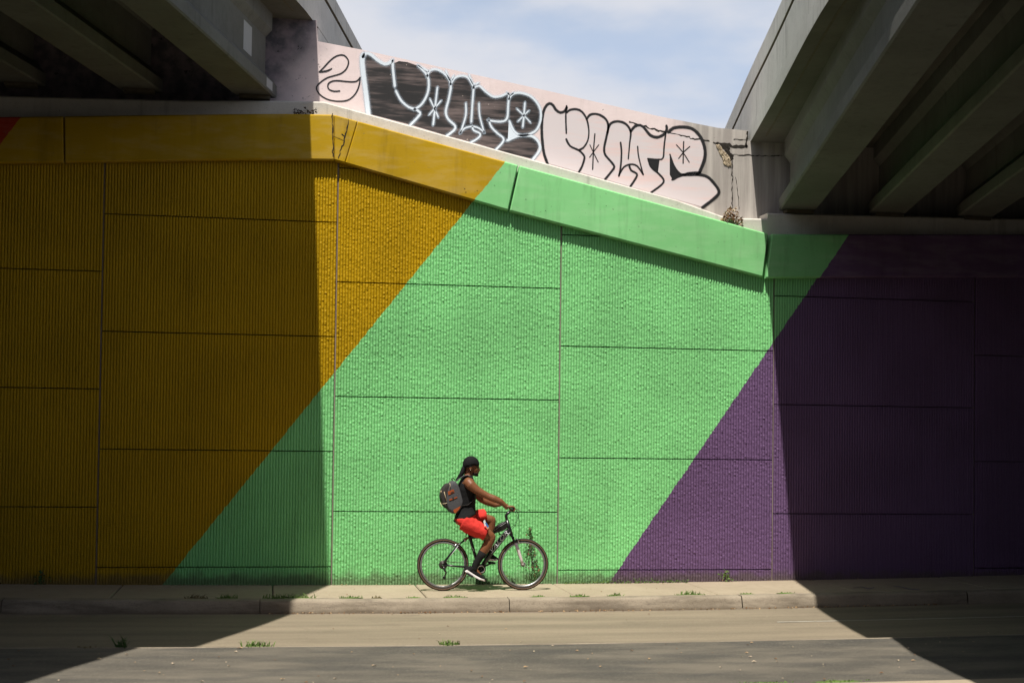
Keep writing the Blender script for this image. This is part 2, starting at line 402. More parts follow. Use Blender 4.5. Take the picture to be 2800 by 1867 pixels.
# ================================================================== RETAINING WALL
ctop = [(-12, 5.50), (-3.49, 5.984), (-.208, 6.194), (.73, 6.232), (6.815, 4.855), (8.295, 4.905), (10.28, 4.975), (18, 5.25)]
cbot = [(-12, 4.91), (-3.477, 5.392), (-.197, 5.588), (.74, 5.624), (3.148, 5.030), (6.77, 4.236), (8.298, 4.300), (10.282, 4.36), (18, 4.63)]
def interp(tab, x): return float(np.interp(x, [p[0] for p in tab], [p[1] for p in tab]))
wall = tag(empty('retaining_wall', (3, 0, 0)), 'tall wall of ribbed concrete panels painted in mustard, green and purple diagonal bands', 'wall')
RP = .0381
def rib_mesh(w, h, ztopf=None, seed=0):
    r = np.random.default_rng(seed); nr = int(round(w/RP)); per = 5
    xs = np.linspace(0, w, nr*per+1); nz = max(2, int(round(h/.0125))); zs = np.linspace(0, h, nz-1); zs = np.concatenate([[0, .004], zs[1:-1], [h-.004, h]])
    ph = (np.arange(nr*per+1) % per)/per
    base = np.where(ph < .1, 0.0, np.where((ph < .3), .012, np.where(ph < .7, .0175, .0135)))   # groove, flank, crest, flank
    crest = (base > .005).astype(float)
    def rough(nzc, amp):
        k = max(3, int(h/nzc)); c = r.normal(0, 1, (k+1, nr+1)); t = np.linspace(0, k, nz+1); i = np.minimum(t.astype(int), k-1); f = (t-i)[:, None]
        f = f*f*(3-2*f); c = c[i]*(1-f) + c[i+1]*f
        return amp*c[:, np.minimum(np.arange(nr*per+1)//per, nr)]
    D = base[None, :] + crest[None, :]*(np.maximum(rough(.024, .0021), -.003) + r.normal(0, .0008, (nz+1, nr*per+1)))
    D = np.clip(D, 0, .03)
    X, Z = np.meshgrid(xs, zs)
    # joint chamfer round the panel
    D = np.where(np.minimum(X, w-X) < .004, -.018, D); D = np.where(np.minimum(Z, h-Z) < .003, -.05, D)
    if ztopf is not None: Z = np.minimum(Z, ztopf(X))
    v = np.stack([X, -D, Z], -1).reshape(-1, 3); i = np.arange(X.size).reshape(X.shape)
    f = np.stack([i[:-1, :-1], i[:-1, 1:], i[1:, 1:], i[1:, :-1]], -1).reshape(-1, 4)
    if ztopf is not None:
        zz = v[:, 2]; keep = (zz[f].max(1)-zz[f].min(1)) > 1e-5; f = f[keep]
    me = bpy.data.meshes.new('panel'); me.vertices.add(len(v)); me.vertices.foreach_set('co', v.ravel())
    me.loops.add(f.size); me.loops.foreach_set('vertex_index', f.ravel().astype(np.int32))
    me.polygons.add(len(f)); me.polygons.foreach_set('loop_start', np.arange(0, f.size, 4, dtype=np.int32))
    me.polygons.foreach_set('use_smooth', np.zeros(len(f), dtype=bool))
    me.update(calc_edges=True); return me
JX = [-8.35, -5.26, -2.1996, .817, 3.8671, 6.9236, 9.9435, 13.0, 16.05]
ZO = [.235, 1.0098, .235, .9662, .1814, .9568, .19, .96]
PH, PW, GAP, GZ = 1.524, 3.05, .008, .0040
full = [rib_mesh(PW-2*GAP, PH-2*GZ, None, s) for s in (1, 2, 3)]
cnt = 0
for c in range(len(JX)-1):
    x0, x1 = JX[c], JX[c+1]; zj = ZO[c]; k0 = -1
    while True:
        za = zj + k0*PH; zb = za+PH
        if za > max(interp(cbot, x0), interp(cbot, x1), interp(cbot, (x0+x1)/2)) + .25: break
        mid = lambda x: .5*(interp(ctop, x)+interp(cbot, x))
        lo_top = min(mid(x0), mid(x1)); z_lo = max(za, -.12)
        if zb < lo_top and za >= -.12:
            o = link('panel', full[cnt % 3], M['rib'], wall); o.location = Vector((x0+GAP, 0, za+GZ)) - Vector((3, 0, 0))
            o.scale = ((x1-x0-2*GAP)/(PW-2*GAP), 1, 1)
        else:
            xs = np.linspace(x0, x1, 30); ms = np.array([mid(q) for q in xs])
            h = min(zb-GZ, ms.max()) - (z_lo+GZ)
            if h < .03: k0 += 1; continue
            fn = (lambda X, x0=x0, z_lo=z_lo, xs=xs, ms=ms: np.maximum(np.interp(X+x0, xs, ms)-z_lo, .0)) if zb > lo_top else None
            me = rib_mesh(x1-x0-2*GAP, h, fn, 10+cnt)
            o = link('panel', me, M['rib'], wall); o.location = Vector((x0+GAP, 0, z_lo+GZ)) - Vector((3, 0, 0))
        o.matrix_parent_inverse = Matrix.Identity(4)
        cnt += 1; k0 += 1
m = MB(); xs = np.linspace(JX[0], JX[-1], 60)
m.quad_strip([[(x, .055, -.3), (x, .055, .5*(interp(ctop, x)+interp(cbot, x))), (x, .30, .5*(interp(ctop, x)+interp(cbot, x))), (x, .30, -.3)] for x in xs], smooth=False)
m.build('backing', M['crack'], wall)
for x in JX[1:-1]:
    m = MB(); zt = .5*(interp(ctop, x)+interp(cbot, x)); m.box((x-GAP, .012, -.2), (x+GAP, .05, zt)); m.build('joint_filler', M['joint'], wall)
# coping stones with chamfered arrises
CF = -.115
def coping_piece(top, bot):
    "top/bot: matching x,z pairs along the stone (end cuts may lean)"
    m = MB(); rings = []; c = .018
    for (tx, tz), (bx, bz) in zip(top, bot):
        ax = Vector((tx-bx, 0, tz-bz)); L = ax.length; ax /= L
        T = Vector((tx, 0, tz)); B = Vector((bx, 0, bz)); Y = lambda p, y: (p.x, y, p.z)
        rings.append([Y(B, .31), Y(B, CF+c), Y(B+ax*c, CF), Y(B+ax*(L*.5), CF), Y(T-ax*c, CF), Y(T, CF+c), Y(T, .31)])
    # bevelled ends
    def shrink(ring, ref, d):
        out = []
        for p, q in zip(ring, ref):
            p = Vector(p); q = Vector(q); t = (p-q).normalized() if (p-q).length > 1e-6 else Vector((0, 0, 0))
            out.append(tuple(p - t*d))
        return out
    a0 = shrink(rings[0], rings[1], .014); z0 = shrink(rings[-1], rings[-2], .014)
    e0 = [(p[0], p[1]+(.014 if p[1] < .2 else 0), p[2]) for p in rings[0]]; e1 = [(p[0], p[1]+(.014 if p[1] < .2 else 0), p[2]) for p in rings[-1]]
    m.quad_strip([e0, a0]+rings[1:-1]+[z0, e1], smooth=False)
    return m.build('coping_stone', M['coping'], wall)
def tops(xs, tab): return [(x, interp(tab, x)) for x in xs]
def seg(xt0, xt1, xb0, xb1, n=6):
    ts = np.linspace(0, 1, n); return [(xt0+(xt1-xt0)*t, interp(ctop, xt0+(xt1-xt0)*t)) for t in ts], [(xb0+(xb1-xb0)*t, interp(cbot, xb0+(xb1-xb0)*t)) for t in ts]
for s in ((-11.5, -7.1, -11.5, -7.1), (-7.09, -2.72, -7.09, -2.70), (-2.705, .745, -2.685, .757), (.749, 1.06, .761, .90), (1.0625, 3.235, .9025, 3.105), (3.262, 6.790, 3.130, 6.715), (6.845, 11.2, 6.765, 11.2), (11.22, 17, 11.22, 17)):
    coping_piece(*seg(*s))

# ================================================================== ABUTMENT WALL BEHIND THE COPING
YB, YL = .40, .05
abut = tag(empty('abutment_wall', (3.5, .4, 5)), 'faded pink concrete wall with graffiti between the two bridges', 'wall')
ptop = [(-14, 7.62), (.505, 7.62), (.53, 7.335), (1.131, 7.252), (3.637, 6.84), (5.33, 6.548), (6.205, 6.424), (6.655, 6.405), (6.66, 6.26), (18, 6.26)]
m = MB(); f = [(x, YB, z) for x, z in ptop]+[(18, YB, 4.3), (-14, YB, 4.3)]
b = [(x, YB+.35, z) for x, _, z in f]; m.quad_strip([f, b], smooth=False); m.build('wall_body', M['backwall'], abut)
lt = [(-14, 6.03), (-1.229, 6.352), (-.042, 6.412), (.61, 6.434), (2.418, 6.020), (3.585, 5.752), (5.509, 5.310), (6.16, 5.112), (6.50, 5.090), (6.835, 5.097), (6.84, 5.176), (7.09, 5.180), (18, 5.36)]
rings = []
for x, z in lt:
    bz = interp(ctop, x)-.35
    rings.append([(x, YL, bz), (x, YL, z-.02), (x, YL+.02, z), (x, YB+.01, z+.004), (x, YB+.01, bz)])
m = MB(); m.quad_strip(rings, smooth=False); m.build('bearing_ledge', M['ledge'], abut)

# ---- graffiti: sheets of paint lying on the wall
def ribbon_mesh(pts2, widths, name, mat, off, jit=0):
    "pts2 in native photo pixels on the wall face"
    P = [at(x, y, YB) for x, y in pts2]
    # smooth (Catmull-Rom)
    Q = []; W = []
    n = len(P)
    for i in range(n-1):
        p0, p1, p2, p3 = P[max(i-1, 0)], P[i], P[i+1], P[min(i+2, n-1)]
        steps = max(2, int((p2-p1).length/.03))
        for k in range(steps):
            t = k/steps; t2 = t*t; t3 = t2*t
            Q.append(.5*((2*p1)+(p2-p0)*t+(2*p0-5*p1+4*p2-p3)*t2+(3*p1-p0-3*p2+p3)*t3)); W.append(widths[i]*(1-t)+widths[i+1]*t)
    Q.append(P[-1]); W.append(widths[-1])
    # round caps
    d0 = (Q[0]-Q[1]).normalized(); d1 = (Q[-1]-Q[-2]).normalized()
    Q = [Q[0]+d0*W[0]*.45, Q[0]+d0*W[0]*.25]+Q+[Q[-1]+d1*W[-1]*.25, Q[-1]+d1*W[-1]*.45]; W = [W[0]*.3, W[0]*.8]+W+[W[-1]*.8, W[-1]*.3]
    v = []; f = []; uv = []
    for i, q in enumerate(Q):
        t = (Q[min(i+1, len(Q)-1)]-Q[max(i-1, 0)]); t.y = 0; t.normalize(); nrm = Vector((-t.z, 0, t.x))
        ww = W[i]*(1+random.gauss(0, .03))
        for s in (-.5, .5):
            p = q + nrm*(ww*s); v.append((p.x, YB-off, p.z)); uv.append((i*.1, s+.5))
    for i in range(len(Q)-1): f.append((2*i, 2*i+1, 2*i+3, 2*i+2))
    me = bpy.data.meshes.new(name); me.from_pydata(v, [], f); l = me.uv_layers.new(name='UVMap')
    for lp in me.loops: l.data[lp.index].uv = uv[lp.vertex_index]
    return link(name, me, mat, abut)
def fill_mesh(pts2, name, mat, off):
    P = [at(x, y, YB) for x, y in pts2]
    me = bpy.data.meshes.new(name); me.from_pydata([(p.x, YB-off, p.z) for p in P], [], [tuple(range(len(P)))])
    l = me.uv_layers.new(name='UVMap')
    for lp in me.loops: l.data[lp.index].uv = (.5, .5)
    return link(name, me, mat, abut)
S = 3.3357
c2 = lambda L: [(800+x/S, y/S) for x, y in L]
c3 = lambda L: [(1400+x/S, 250+y/S) for x, y in L]
def stroke(conv, L, wpx, name, mat, off, taper=None):
    wpx = wpx if hasattr(wpx, '__len__') else [wpx]*len(L)
    return ribbon_mesh(conv(L), [q/S*.0049*(1.18 if 'black' in name else 1.0) for q in wpx], name, mat, off)
black1 = [(655,525),(690,503),(720,515),(770,560),(840,600),(895,590),(935,575),(970,560),(1050,570),(1150,605),(1200,650),(1222,700),(1245,680),(1280,655),(1330,650),(1390,690),(1435,760),(1450,770),(1480,730),(1530,708),(1590,720),(1640,790),(1655,830),(1680,805),(1720,800),(1780,860),(1850,895),(1920,890),(1960,860),(1985,900),(2010,870),(2060,860),(2150,880),(2220,940),(2255,1020),(2255,1100),(2220,1180),(2180,1228),(2230,1285),(2245,1340),(2220,1400),(2180,1448),(2000,1405),(1850,1362),(1640,1298),(1400,1236),(1080,1140),(705,1042)]
fill_mesh(c2(black1), 'black_lettering_fill', M['sp_fill'], .003)
halo = [([(640,505),(634,560),(645,680),(668,850),(690,1040)],62),([(645,520),(672,488),(720,505),(770,548),(840,588),(890,572),(905,556)],40),
 ([(912,560),(916,640),(932,785)],30),([(945,838),(990,920),(1060,980),(1120,1000),(1163,1030),(1150,1062),(1075,1142)],27),
 ([(1110,1002),(1180,950),(1232,850),(1242,750),(1226,690),(1185,642),(1150,608)],26),
 ([(1226,700),(1250,650),(1310,636),(1390,680),(1442,770),(1425,900),(1397,1020),(1420,1090),(1482,1150),(1472,1190),(1410,1238)],27),
 ([(1320,805),(1302,960),(1283,1135)],22),([(1255,912),(1290,985),(1326,1066)],18),([(1350,926),(1300,985),(1250,1046)],18),
 ([(1440,772),(1480,714),(1540,694),(1600,712),(1648,790)],27),([(1652,790),(1640,950),(1630,1112)],24),
 ([(1580,950),(1580,1050),(1552,1150),(1530,1212)],20),([(1530,1212),(1570,1172),(1640,1156),(1700,1172),(1745,1207)],20),
 ([(1700,950),(1707,1060),(1745,1207)],18),([(1640,1162),(1652,1192),(1712,1222),(1692,1262),(1625,1302)],22),
 ([(1650,805),(1700,786),(1760,838),(1830,885),(1900,880),(1968,858),(1966,960),(1955,1082),(1900,1112),(1790,1102)],25),
 ([(1790,1100),(1812,1160),(1870,1220),(1922,1262),(1915,1302),(1855,1366)],23),
 ([(1975,905),(2005,862),(2080,850),(2180,888),(2252,980),(2264,1080),(2230,1180),(2160,1226),(2080,1236),(2020,1198),(1978,1112)],27),
 ([(1962,1282),(2060,1242),(2180,1244),(2244,1300),(2254,1370),(2190,1458)],32),
 ([(2118,945),(2110,1050),(2100,1155)],22),([(2050,1000),(2108,1055),(2166,1116)],16),([(2150,1016),(2105,1060),(2060,1106)],16),
 ([(1150,600),(1190,625),(1235,650)],24),([(1400,655),(1440,740),(1465,700)],24),([(1610,690),(1650,770),(1690,760)],22),([(1960,850),(1985,870),(2010,850)],20)]
for L, wd in halo: stroke(c2, L, wd+34, 'overspray', M['sp_haze'], .0045); stroke(c2, L, wd, 'pale_outline_stroke', M['sp_white'], .006)
fill_mesh(c2([(1972,1112),(2000,1175),(2080,1236),(2000,1268),(1962,1282)]), 'pale_outline_wedge', M['sp_white'], .005)
pale2 = [(320,655),(290,560),(272,400),(275,250),(300,150),(340,112),(400,170),(440,195),(500,175),(590,165),(640,190),(685,245),(760,208),(865,270),(890,300),(940,275),(1050,310),(1085,360),(1170,310),(1260,400),(1320,420),(1405,350),(1470,335),(1560,325),(1650,345),(1720,420),(1755,520),(1755,620),(1710,740),(1850,850),(1885,920),(1840,980),(1740,1055),(1270,925),(850,803),(610,737)]
fill_mesh(c3(pale2), 'pale_lettering_fill', M['sp_pale'], .003)
line2 = [([(322,657),(290,560),(272,400),(275,250),(300,150),(340,112),(375,130),(400,170),(440,195),(480,182),(497,150)],30),([(497,135),(490,230),(495,382)],18),
 ([(500,192),(530,170),(590,165),(640,190),(682,260),(700,360),(690,450),(650,515),(610,536)],[24,26,26,24,20,16,16,20,24]),([(495,440),(530,500),(610,540),(652,582),(660,612),(640,680),(610,737)],23),
 ([(685,247),(710,215),(760,207),(820,225),(865,270),(877,330),(860,420),(840,520),(850,580),(900,640),(932,690),(900,740),(850,802)],25),
 ([(755,390),(742,550),(735,712)],14),([(710,490),(745,565),(785,646)],11),([(790,490),(745,550),(708,602)],11),
 ([(870,380),(890,305),(940,277),(1000,281),(1050,310),(1082,372),(1072,480),(1060,617)],[26,28,28,26,26,24,16,14]),
 ([(990,470),(998,560),(990,690),(975,772)],20),([(975,762),(1020,692),(1080,667),(1140,682),(1195,757)],20),([(1145,505),(1155,600),(1195,757)],15),([(1070,682),(1086,722),(1137,752),(1130,790),(1080,867)],24),
 ([(1085,362),(1120,320),(1170,310),(1210,340),(1260,400),(1320,420),(1380,397),(1410,352),(1408,318)],[30,30,28,28,34,34,32,30,28]),([(1402,380),(1387,500),(1378,606),(1340,622),(1240,616)],18),
 ([(1330,745),(1378,798),(1380,832),(1340,872),(1270,922)],22),([(1240,616),(1265,690),(1330,747)],18),
 ([(1430,372),(1470,337),(1560,327),(1650,347),(1720,420),(1757,520),(1755,620),(1710,737)],36),([(1710,742),(1620,747),(1542,757),(1482,690),(1440,578)],[30,30,22,20,16]),
 ([(1465,805),(1550,767),(1690,762)],28),([(1690,757),(1780,780),(1850,850),(1887,920),(1840,980),(1740,1057)],34),
 ([(1565,460),(1562,555),(1560,656)],14),([(1500,490),(1560,560),(1615,646)],12),([(1620,505),(1565,555),(1520,612)],12)]
for L, wd in line2: stroke(c3, L, wd, 'black_outline_stroke', M['sp_black'], .005)
fill_mesh(c3([(1242,618),(1262,685),(1330,745),(1345,625)]), 'black_outline_wedge', M['sp_black'], .004)
fill_mesh(c3([(1438,590),(1438,760),(1463,806),(1552,762),(1480,690)]), 'black_outline_wedge', M['sp_black'], .004)
c6 = lambda L: [(850+x/6.72, 100+y/6.72) for x, y in L]
swan = [(158,650),(230,580),(330,470),(430,385),(520,347),(610,350),(678,420),(690,500),(650,600),(560,680),(440,720),(300,762),(170,850),(107,930),(120,1010),(200,1100),(340,1170),(520,1194),(680,1172),(790,1090),(860,980),(893,870),(905,762)]
ribbon_mesh(c6(swan), [.026]*len(swan), 'swan_outline_stroke', M['sp_black'], .004)
ribbon_mesh(c6([(905,757),(860,812),(790,835),(650,830),(500,815),(400,822),(330,860),(310,920),(340,980),(430,1010),(525,1004)]), [.026]*11, 'swan_outline_stroke', M['sp_black'], .0045)
ribbon_mesh(c6([(160,655),(270,642),(340,617),(385,590)]), [.03, .034, .03, .016], 'swan_beak_stroke', M['sp_black'], .0045)

# ---- cracks and broken concrete
def crack(pts2, Y, parent, wid=.012, name='crack', off=.004):
    P = [at(x, y, Y) for x, y in pts2]; Q = []
    for a, b in zip(P[:-1], P[1:]):
        n = max(1, int((b-a).length/.03))
        for k in range(n):
            q = a.lerp(b, k/n); Q.append(Vector((q.x+random.gauss(0, .005), Y-off, q.z+random.gauss(0, .006))))
    Q.append(P[-1]); m = MB(); r = []
    for i, q in enumerate(Q):
        t = Q[min(i+1, len(Q)-1)]-Q[max(i-1, 0)]; t.y = 0; t.normalize(); nv = Vector((-t.z, 0, t.x))
        ww = wid*random.uniform(.3, 1.2)*.5; r.append([(q+nv*ww)[:], (q-nv*ww)[:]])
    m.quad_strip([[(p[0], Y-off, p[2]) for p in rr] for rr in r], closed=False, caps=False, smooth=False)
    return m.build(name, M['crack'], parent, False)
z5 = lambda L: [(1950+x/4.9, 300+y/4.9) for x, y in L]
crack([(1720, 333), (1760, 345), (1800, 358), (1850, 368), (1900, 380), (1940, 386)], YB, abut, .02)
crack(z5([(0, 440), (90, 462), (190, 470), (250, 490), (340, 497), (455, 492)]), YB, abut, .045)
crack(z5([(455, 500), (440, 460), (455, 380), (460, 290)]), YB, abut, .035)
crack(z5([(270, 400), (440, 405)]), YB, abut, .012)
crack(z5([(245, 640), (252, 760), (258, 900), (252, 1100), (258, 1350)]), YB, abut, .016)
crack(z5([(300, 900), (320, 1050), (335, 1180), (345, 1340)]), YB, abut, .01)
crack(z5([(250, 605), (370, 605), (500, 612), (640, 620), (780, 618), (930, 625)]), YB, abut, .014)
def patch(pts2, Y, mat, parent, name, off, depth=.02):
    fine = []
    for (x0, y0), (x1, y1) in zip(pts2, pts2[1:]+pts2[:1]):
        for k in range(4): fine.append((x0+(x1-x0)*k/4+random.gauss(0, 1.0), y0+(y1-y0)*k/4+random.gauss(0, 1.0)))
    P = [at(x, y, Y) for x, y in fine]; m = MB(); c = sum((p for p in P), Vector())/len(P)
    o1 = [(p.x, Y-.001, p.z) for p in P]; o2 = [((p.x*.92+c.x*.08), Y-off*random.uniform(.5, 1.1), (p.z*.92+c.z*.08)) for p in P]; o3 = [((p.x*.5+c.x*.5), Y-off*random.uniform(.3, 1.3), (p.z*.5+c.z*.5)) for p in P]
    m.quad_strip([o1, o2, o3], caps=False, smooth=False); m.poly(o3); return m.build(name, mat, parent)
patch(z5([(30, 470), (70, 468), (120, 530), (170, 585), (225, 645), (235, 700), (248, 765), (200, 765), (150, 735), (110, 640), (75, 560)]), YB, M['spall'], abut, 'spalled_patch', .02)
patch(z5([(90, 468), (190, 478), (230, 500), (205, 540), (270, 620), (262, 660), (235, 690), (190, 590), (130, 520)]), YB, M['crack'], abut, 'spalled_hollow', .008)
crack([(908, 312), (909, 340), (910, 372), (911, 400), (911, 428)], CF, wall, .016)
crack([(954, 325), (950, 352), (943, 372), (939, 390), (932, 408), (925, 433)], CF, wall, .014)
crack([(911, 372), (928, 379), (940, 384)], CF, wall, .008); crack([(934, 366), (942, 373)], CF, wall, .02)
for i in range(16):      # pin holes and chips in the coping face
    x = random.uniform(800, 2060); X = at(x, 400, CF).x; z = random.uniform(interp(cbot, X)+.06, interp(ctop, X)-.06)
    s = random.uniform(.004, .009); mm = MB(); mm.poly([(X+s*math.cos(a)*random.uniform(.6, 1.2), CF-.003, z+s*math.sin(a)*random.uniform(.5, 1)) for a in (0, 1.1, 2.2, 3.3, 4.4, 5.4)]); mm.build('air_hole', M['crack'], wall, False)

# ================================================================== BRIDGES
def smooth_edge(pts, y1=-33):
    ys = np.arange(6.0, y1, -.75); t = sorted(pts); xs = np.interp(ys, [p[0] for p in t], [p[1] for p in t])
    k = np.array([1, 2, 3, 2, 1])/9; xp = np.concatenate([[2*xs[0]-xs[2], 2*xs[0]-xs[1]], xs, [2*xs[-1]-xs[-2], 2*xs[-1]-xs[-3]]])
    return list(zip(ys.tolist(), np.convolve(xp, k, 'valid').tolist()))
def bridge(name, label, edge, side, zs, zl, zg, zt, girder_x, gslope, gz0, gz1, far, dslope, ybend, gbend, gzs):
    "side +1: the open edge is on the right of the deck, -1: on the left"
    root = tag(empty(name, (edge[8][1], 0, zs)), label, 'bridge')
    zz = lambda y: dslope*(y-.4)
    m = MB(); rings = []
    for y, x in edge:
        if y > 6.1: continue
        dz = zz(y)
        rings.append([(x, y, zs+dz), (x, y, zl+dz), (far, y, zl+dz), (far, y, zs+dz)])
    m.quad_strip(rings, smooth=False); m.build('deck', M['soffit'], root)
    m = MB(); m.quad_strip([[(r[0][0]+side*.004, r[0][1], r[0][2]), (r[1][0]+side*.004, r[1][1], r[1][2]), (r[1][0]-side*.3, r[1][1], r[1][2]+.0005), (r[0][0]-side*.05, r[0][1], r[0][2]+.03)] for r in rings], smooth=False); m.build('fascia', M['bridge'], root)
    # drip groove and chamfer strip below the edge
    m = MB(); rings = []
    for y, x in edge:
        if y > .3: continue
        dz = zz(y); a = x-side*.16; rings.append([(a, y, zs+dz-.006), (a-side*.025, y, zs+dz-.006), (a-side*.025, y, zs+dz+.01), (a, y, zs+dz+.01)])
    m.quad_strip(rings, smooth=False); m.build('drip_groove', M['dark'], root)
    # solid approach below the parapet, behind the abutment wall
    m = MB(); m.quad_strip([[(x, y, 4.2), (x, y, zs-.004), (x-side*.4, y, zs-.004), (x-side*.4, y, 4.2)] for y, x in edge if y > .7], smooth=False); m.build('approach_wall', M['bridge'], root)
    pr = [(.0, zl+.001), (.03, zl+.012), (.03, zg-.02), (.06, zg), (.06, zg+.028), (.03, zg+.05), (.03, zt-.02), (.05, zt), (.30, zt), (.33, zt-.05), (.42, zl+.25), (.50, zl+.001)]
    m = MB(); md = MB(); rings = []; rd = []
    for y, x in edge:
        dz = zz(y)
        rings.append([(x-side*o, y, z+dz) for o, z in pr])
        rd.append([(x-side*o, y, z+dz) for o, z in ((.033, zg-.012), (.059, zg+.0), (.059, zg+.028), (.033, zg+.042))])
    m.quad_strip(rings, smooth=False); m.build('parapet', M['bridge'], root)
    md.quad_strip(rd, closed=False, caps=False, smooth=False)
    rr = [[(p[0]+side*.0025, p[1], p[2]) for p in r] for r in rd]; md = MB(); md.quad_strip(rr, closed=False, caps=False, smooth=False); md.build('groove_dirt', M['dark'], root, False)
    for gx in girder_x:
        m = MB(); h = gz1-gz0; hw = .27
        P = [(-hw+.02, 0), (hw-.02, 0), (hw, .02), (hw, .165), (.11, .33), (.11, h-.30), (.195, h-.20), (.195, h+.02), (-.195, h+.02), (-.195, h-.20), (-.11, h-.30), (-.11, .33), (-hw, .165), (-hw, .02)]
        c = gx - side*hw
        rings = []
        for y in (.22, -.2, ybend, -10, -20, -33):
            gxo = gslope*(y-.15) if y >= ybend else gslope*(ybend-.15)+gbend*(y-ybend)
            rings.append([(c+gxo+px, y, gz0+gzs*(y-.15)+pz) for px, pz in P])
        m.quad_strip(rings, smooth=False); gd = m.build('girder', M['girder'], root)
        if gx != girder_x[0]: 
            m = MB(); m.box((c-.2, .02, gz0-.05), (c+.2, .2, gz0-.002)); m.build('bearing_pad', M['dark'], root)
        else:
            m = MB(); m.box((c-.2, .04, gz0-.05), (c+.2, .2, gz0-.002)); m.build('bearing_pad', M['dark'], root)
    m = MB(); cs = [gx-side*.27 for gx in girder_x]
    for y in (-10.6, -21.4):
        m2 = MB(); sh_ = gslope*(ybend-.15)+gbend*(y-ybend); a, b = min(cs)+sh_, max(cs)+sh_; m2.box((a, y-.1, gz0+gzs*y+.25), (b, y+.1, gz1+gzs*y-.02)); m2.build('cross_beam', M['girder'], root)
    return root
EL = smooth_edge([(8, 2.06), (.4, .478), (-.5, .26), (-1.32, -.06), (-2.4, -.43), (-3.57, -.82), (-5.05, -1.16), (-7.75, -2.25), (-8.94, -2.78), (-10.76, -3.50), (-20, -5.8), (-40, -10.0)])
ER = smooth_edge([(8, 8.35), (.4, 6.691), (-1.2, 6.37), (-2.63, 6.06), (-4.22, 5.695), (-5.9, 5.345), (-6.87, 5.20), (-7.96, 5.06), (-10.64, 4.62), (-20, 2.95), (-40, -.8)])
LBR = bridge('overpass_bridge', 'higher concrete overpass with beams and parapet above the mustard wall', EL, 1, 7.62, 7.79, 8.20, 8.50, [-.032-1.49*k for k in range(14)], .27, 6.481, 7.60, -34.0, 0.0, -5.5, .38, 0.0)
RBR = bridge('overpass_bridge', 'lower concrete overpass with beams and parapet above the purple wall', ER, -1, 6.245, 6.46, 7.05, 7.40, [7.049+1.345*k for k in range(14)], .238, 5.243, 6.235, 38.0, -.024, -8.7, .13, -.028)
# paler patches near the end of the first beam of the higher bridge
pm = plain('grey_white_patch', (.40, .41, .42), .7, var=.08)
for (ya, yb, za, zb, hw) in ((-.78, -.42, 6.86, 7.24, .1125), (-.28, .0, 6.52, 6.64, .2725)):
    m = MB(); c = -.032-.27
    m.poly([(c+.27*(ya-.15)+hw, ya, za), (c+.27*(yb-.15)+hw, yb, za), (c+.27*(yb-.15)+hw, yb, zb), (c+.27*(ya-.15)+hw, ya, zb)]); m.build('pale_patch', pm, LBR, False)
# ================================================================== FAR SIDE OF THE UNDERPASS (behind the viewer, unseen; walls added to block sky light)
YF = -27.5
fw = tag(empty('added_light_block_wall', (0, YF, 0)), 'plain grey concrete wall added unseen behind the viewer to block sky light', 'wall')
m = MB(); m.box((-36, YF-.6, -.3), (40, YF, 4.9)); m.build('wall_body', M['girder'], fw)
m = MB(); m.box((-36, YF-.6, 4.9), (40, YF+.14, 5.35)); m.build('coping', M['bridge'], fw)
m = MB(); m.box((-36, YF-1.2, 5.35), (-7.2, YF-.1, 7.60)); m.build('end_light_block', M['girder'], fw)
m = MB(); m.box((1.2, YF-1.2, 5.35), (40, YF-.1, 6.40)); m.build('end_light_block', M['girder'], fw)
m = MB(); m.box((-7.15, YF-.8, 5.35), (1.15, YF-.2, 7.1)); m.build('gap_light_block', M['bridge'], fw)  # added to close the gap between the decks against low sky light
tag(sheet('far_sidewalk', -40, 45, YF, -18.0, -.02, M['tar'], 2, 2), kind='structure')

# ================================================================== BICYCLE
YR = -.76
def Bk(x, y, dy=0.0):
    "place on the bicycle's upright plane (pixels of the rider's close-up), dy away from the viewer"
    return at(1100+x/3.564, 1200+y/3.564, YR+dy)
mblk = plain('gloss_black_paint', (.010, .010, .012), .28, 0, .5, .2)
mrub = plain('tyre_rubber', (.032, .026, .022), .85, 0, .3, .25, 60)
mtan = plain('tan_tyre_line', (.30, .17, .09), .8)
mrim = plain('rim_alloy', (.33, .33, .34), .38, .8, .5, .1)
mchr = plain('polished_steel', (.62, .62, .62), .2, 1, .5, .05)
mspk = plain('spoke_steel', (.30, .30, .30), .5, .6, .4, .05)
mwht = plain('white_fork_paint', (.66, .60, .60), .35, 0, .5, .05)
mred = plain('red_spring_paint', (.35, .02, .02), .4)
mgrip = plain('black_rubber', (.018, .018, .018), .8)
mdec = plain('white_decal', (.75, .78, .82), .5, var=.05); mblu = plain('blue_decal', (.10, .16, .32), .5, var=.05)
bike = empty('bicycle', (2.74, YR, 0)); tag(bike, 'black mountain bicycle with white front fork ridden along the sidewalk', 'bicycle')
RW = .3355
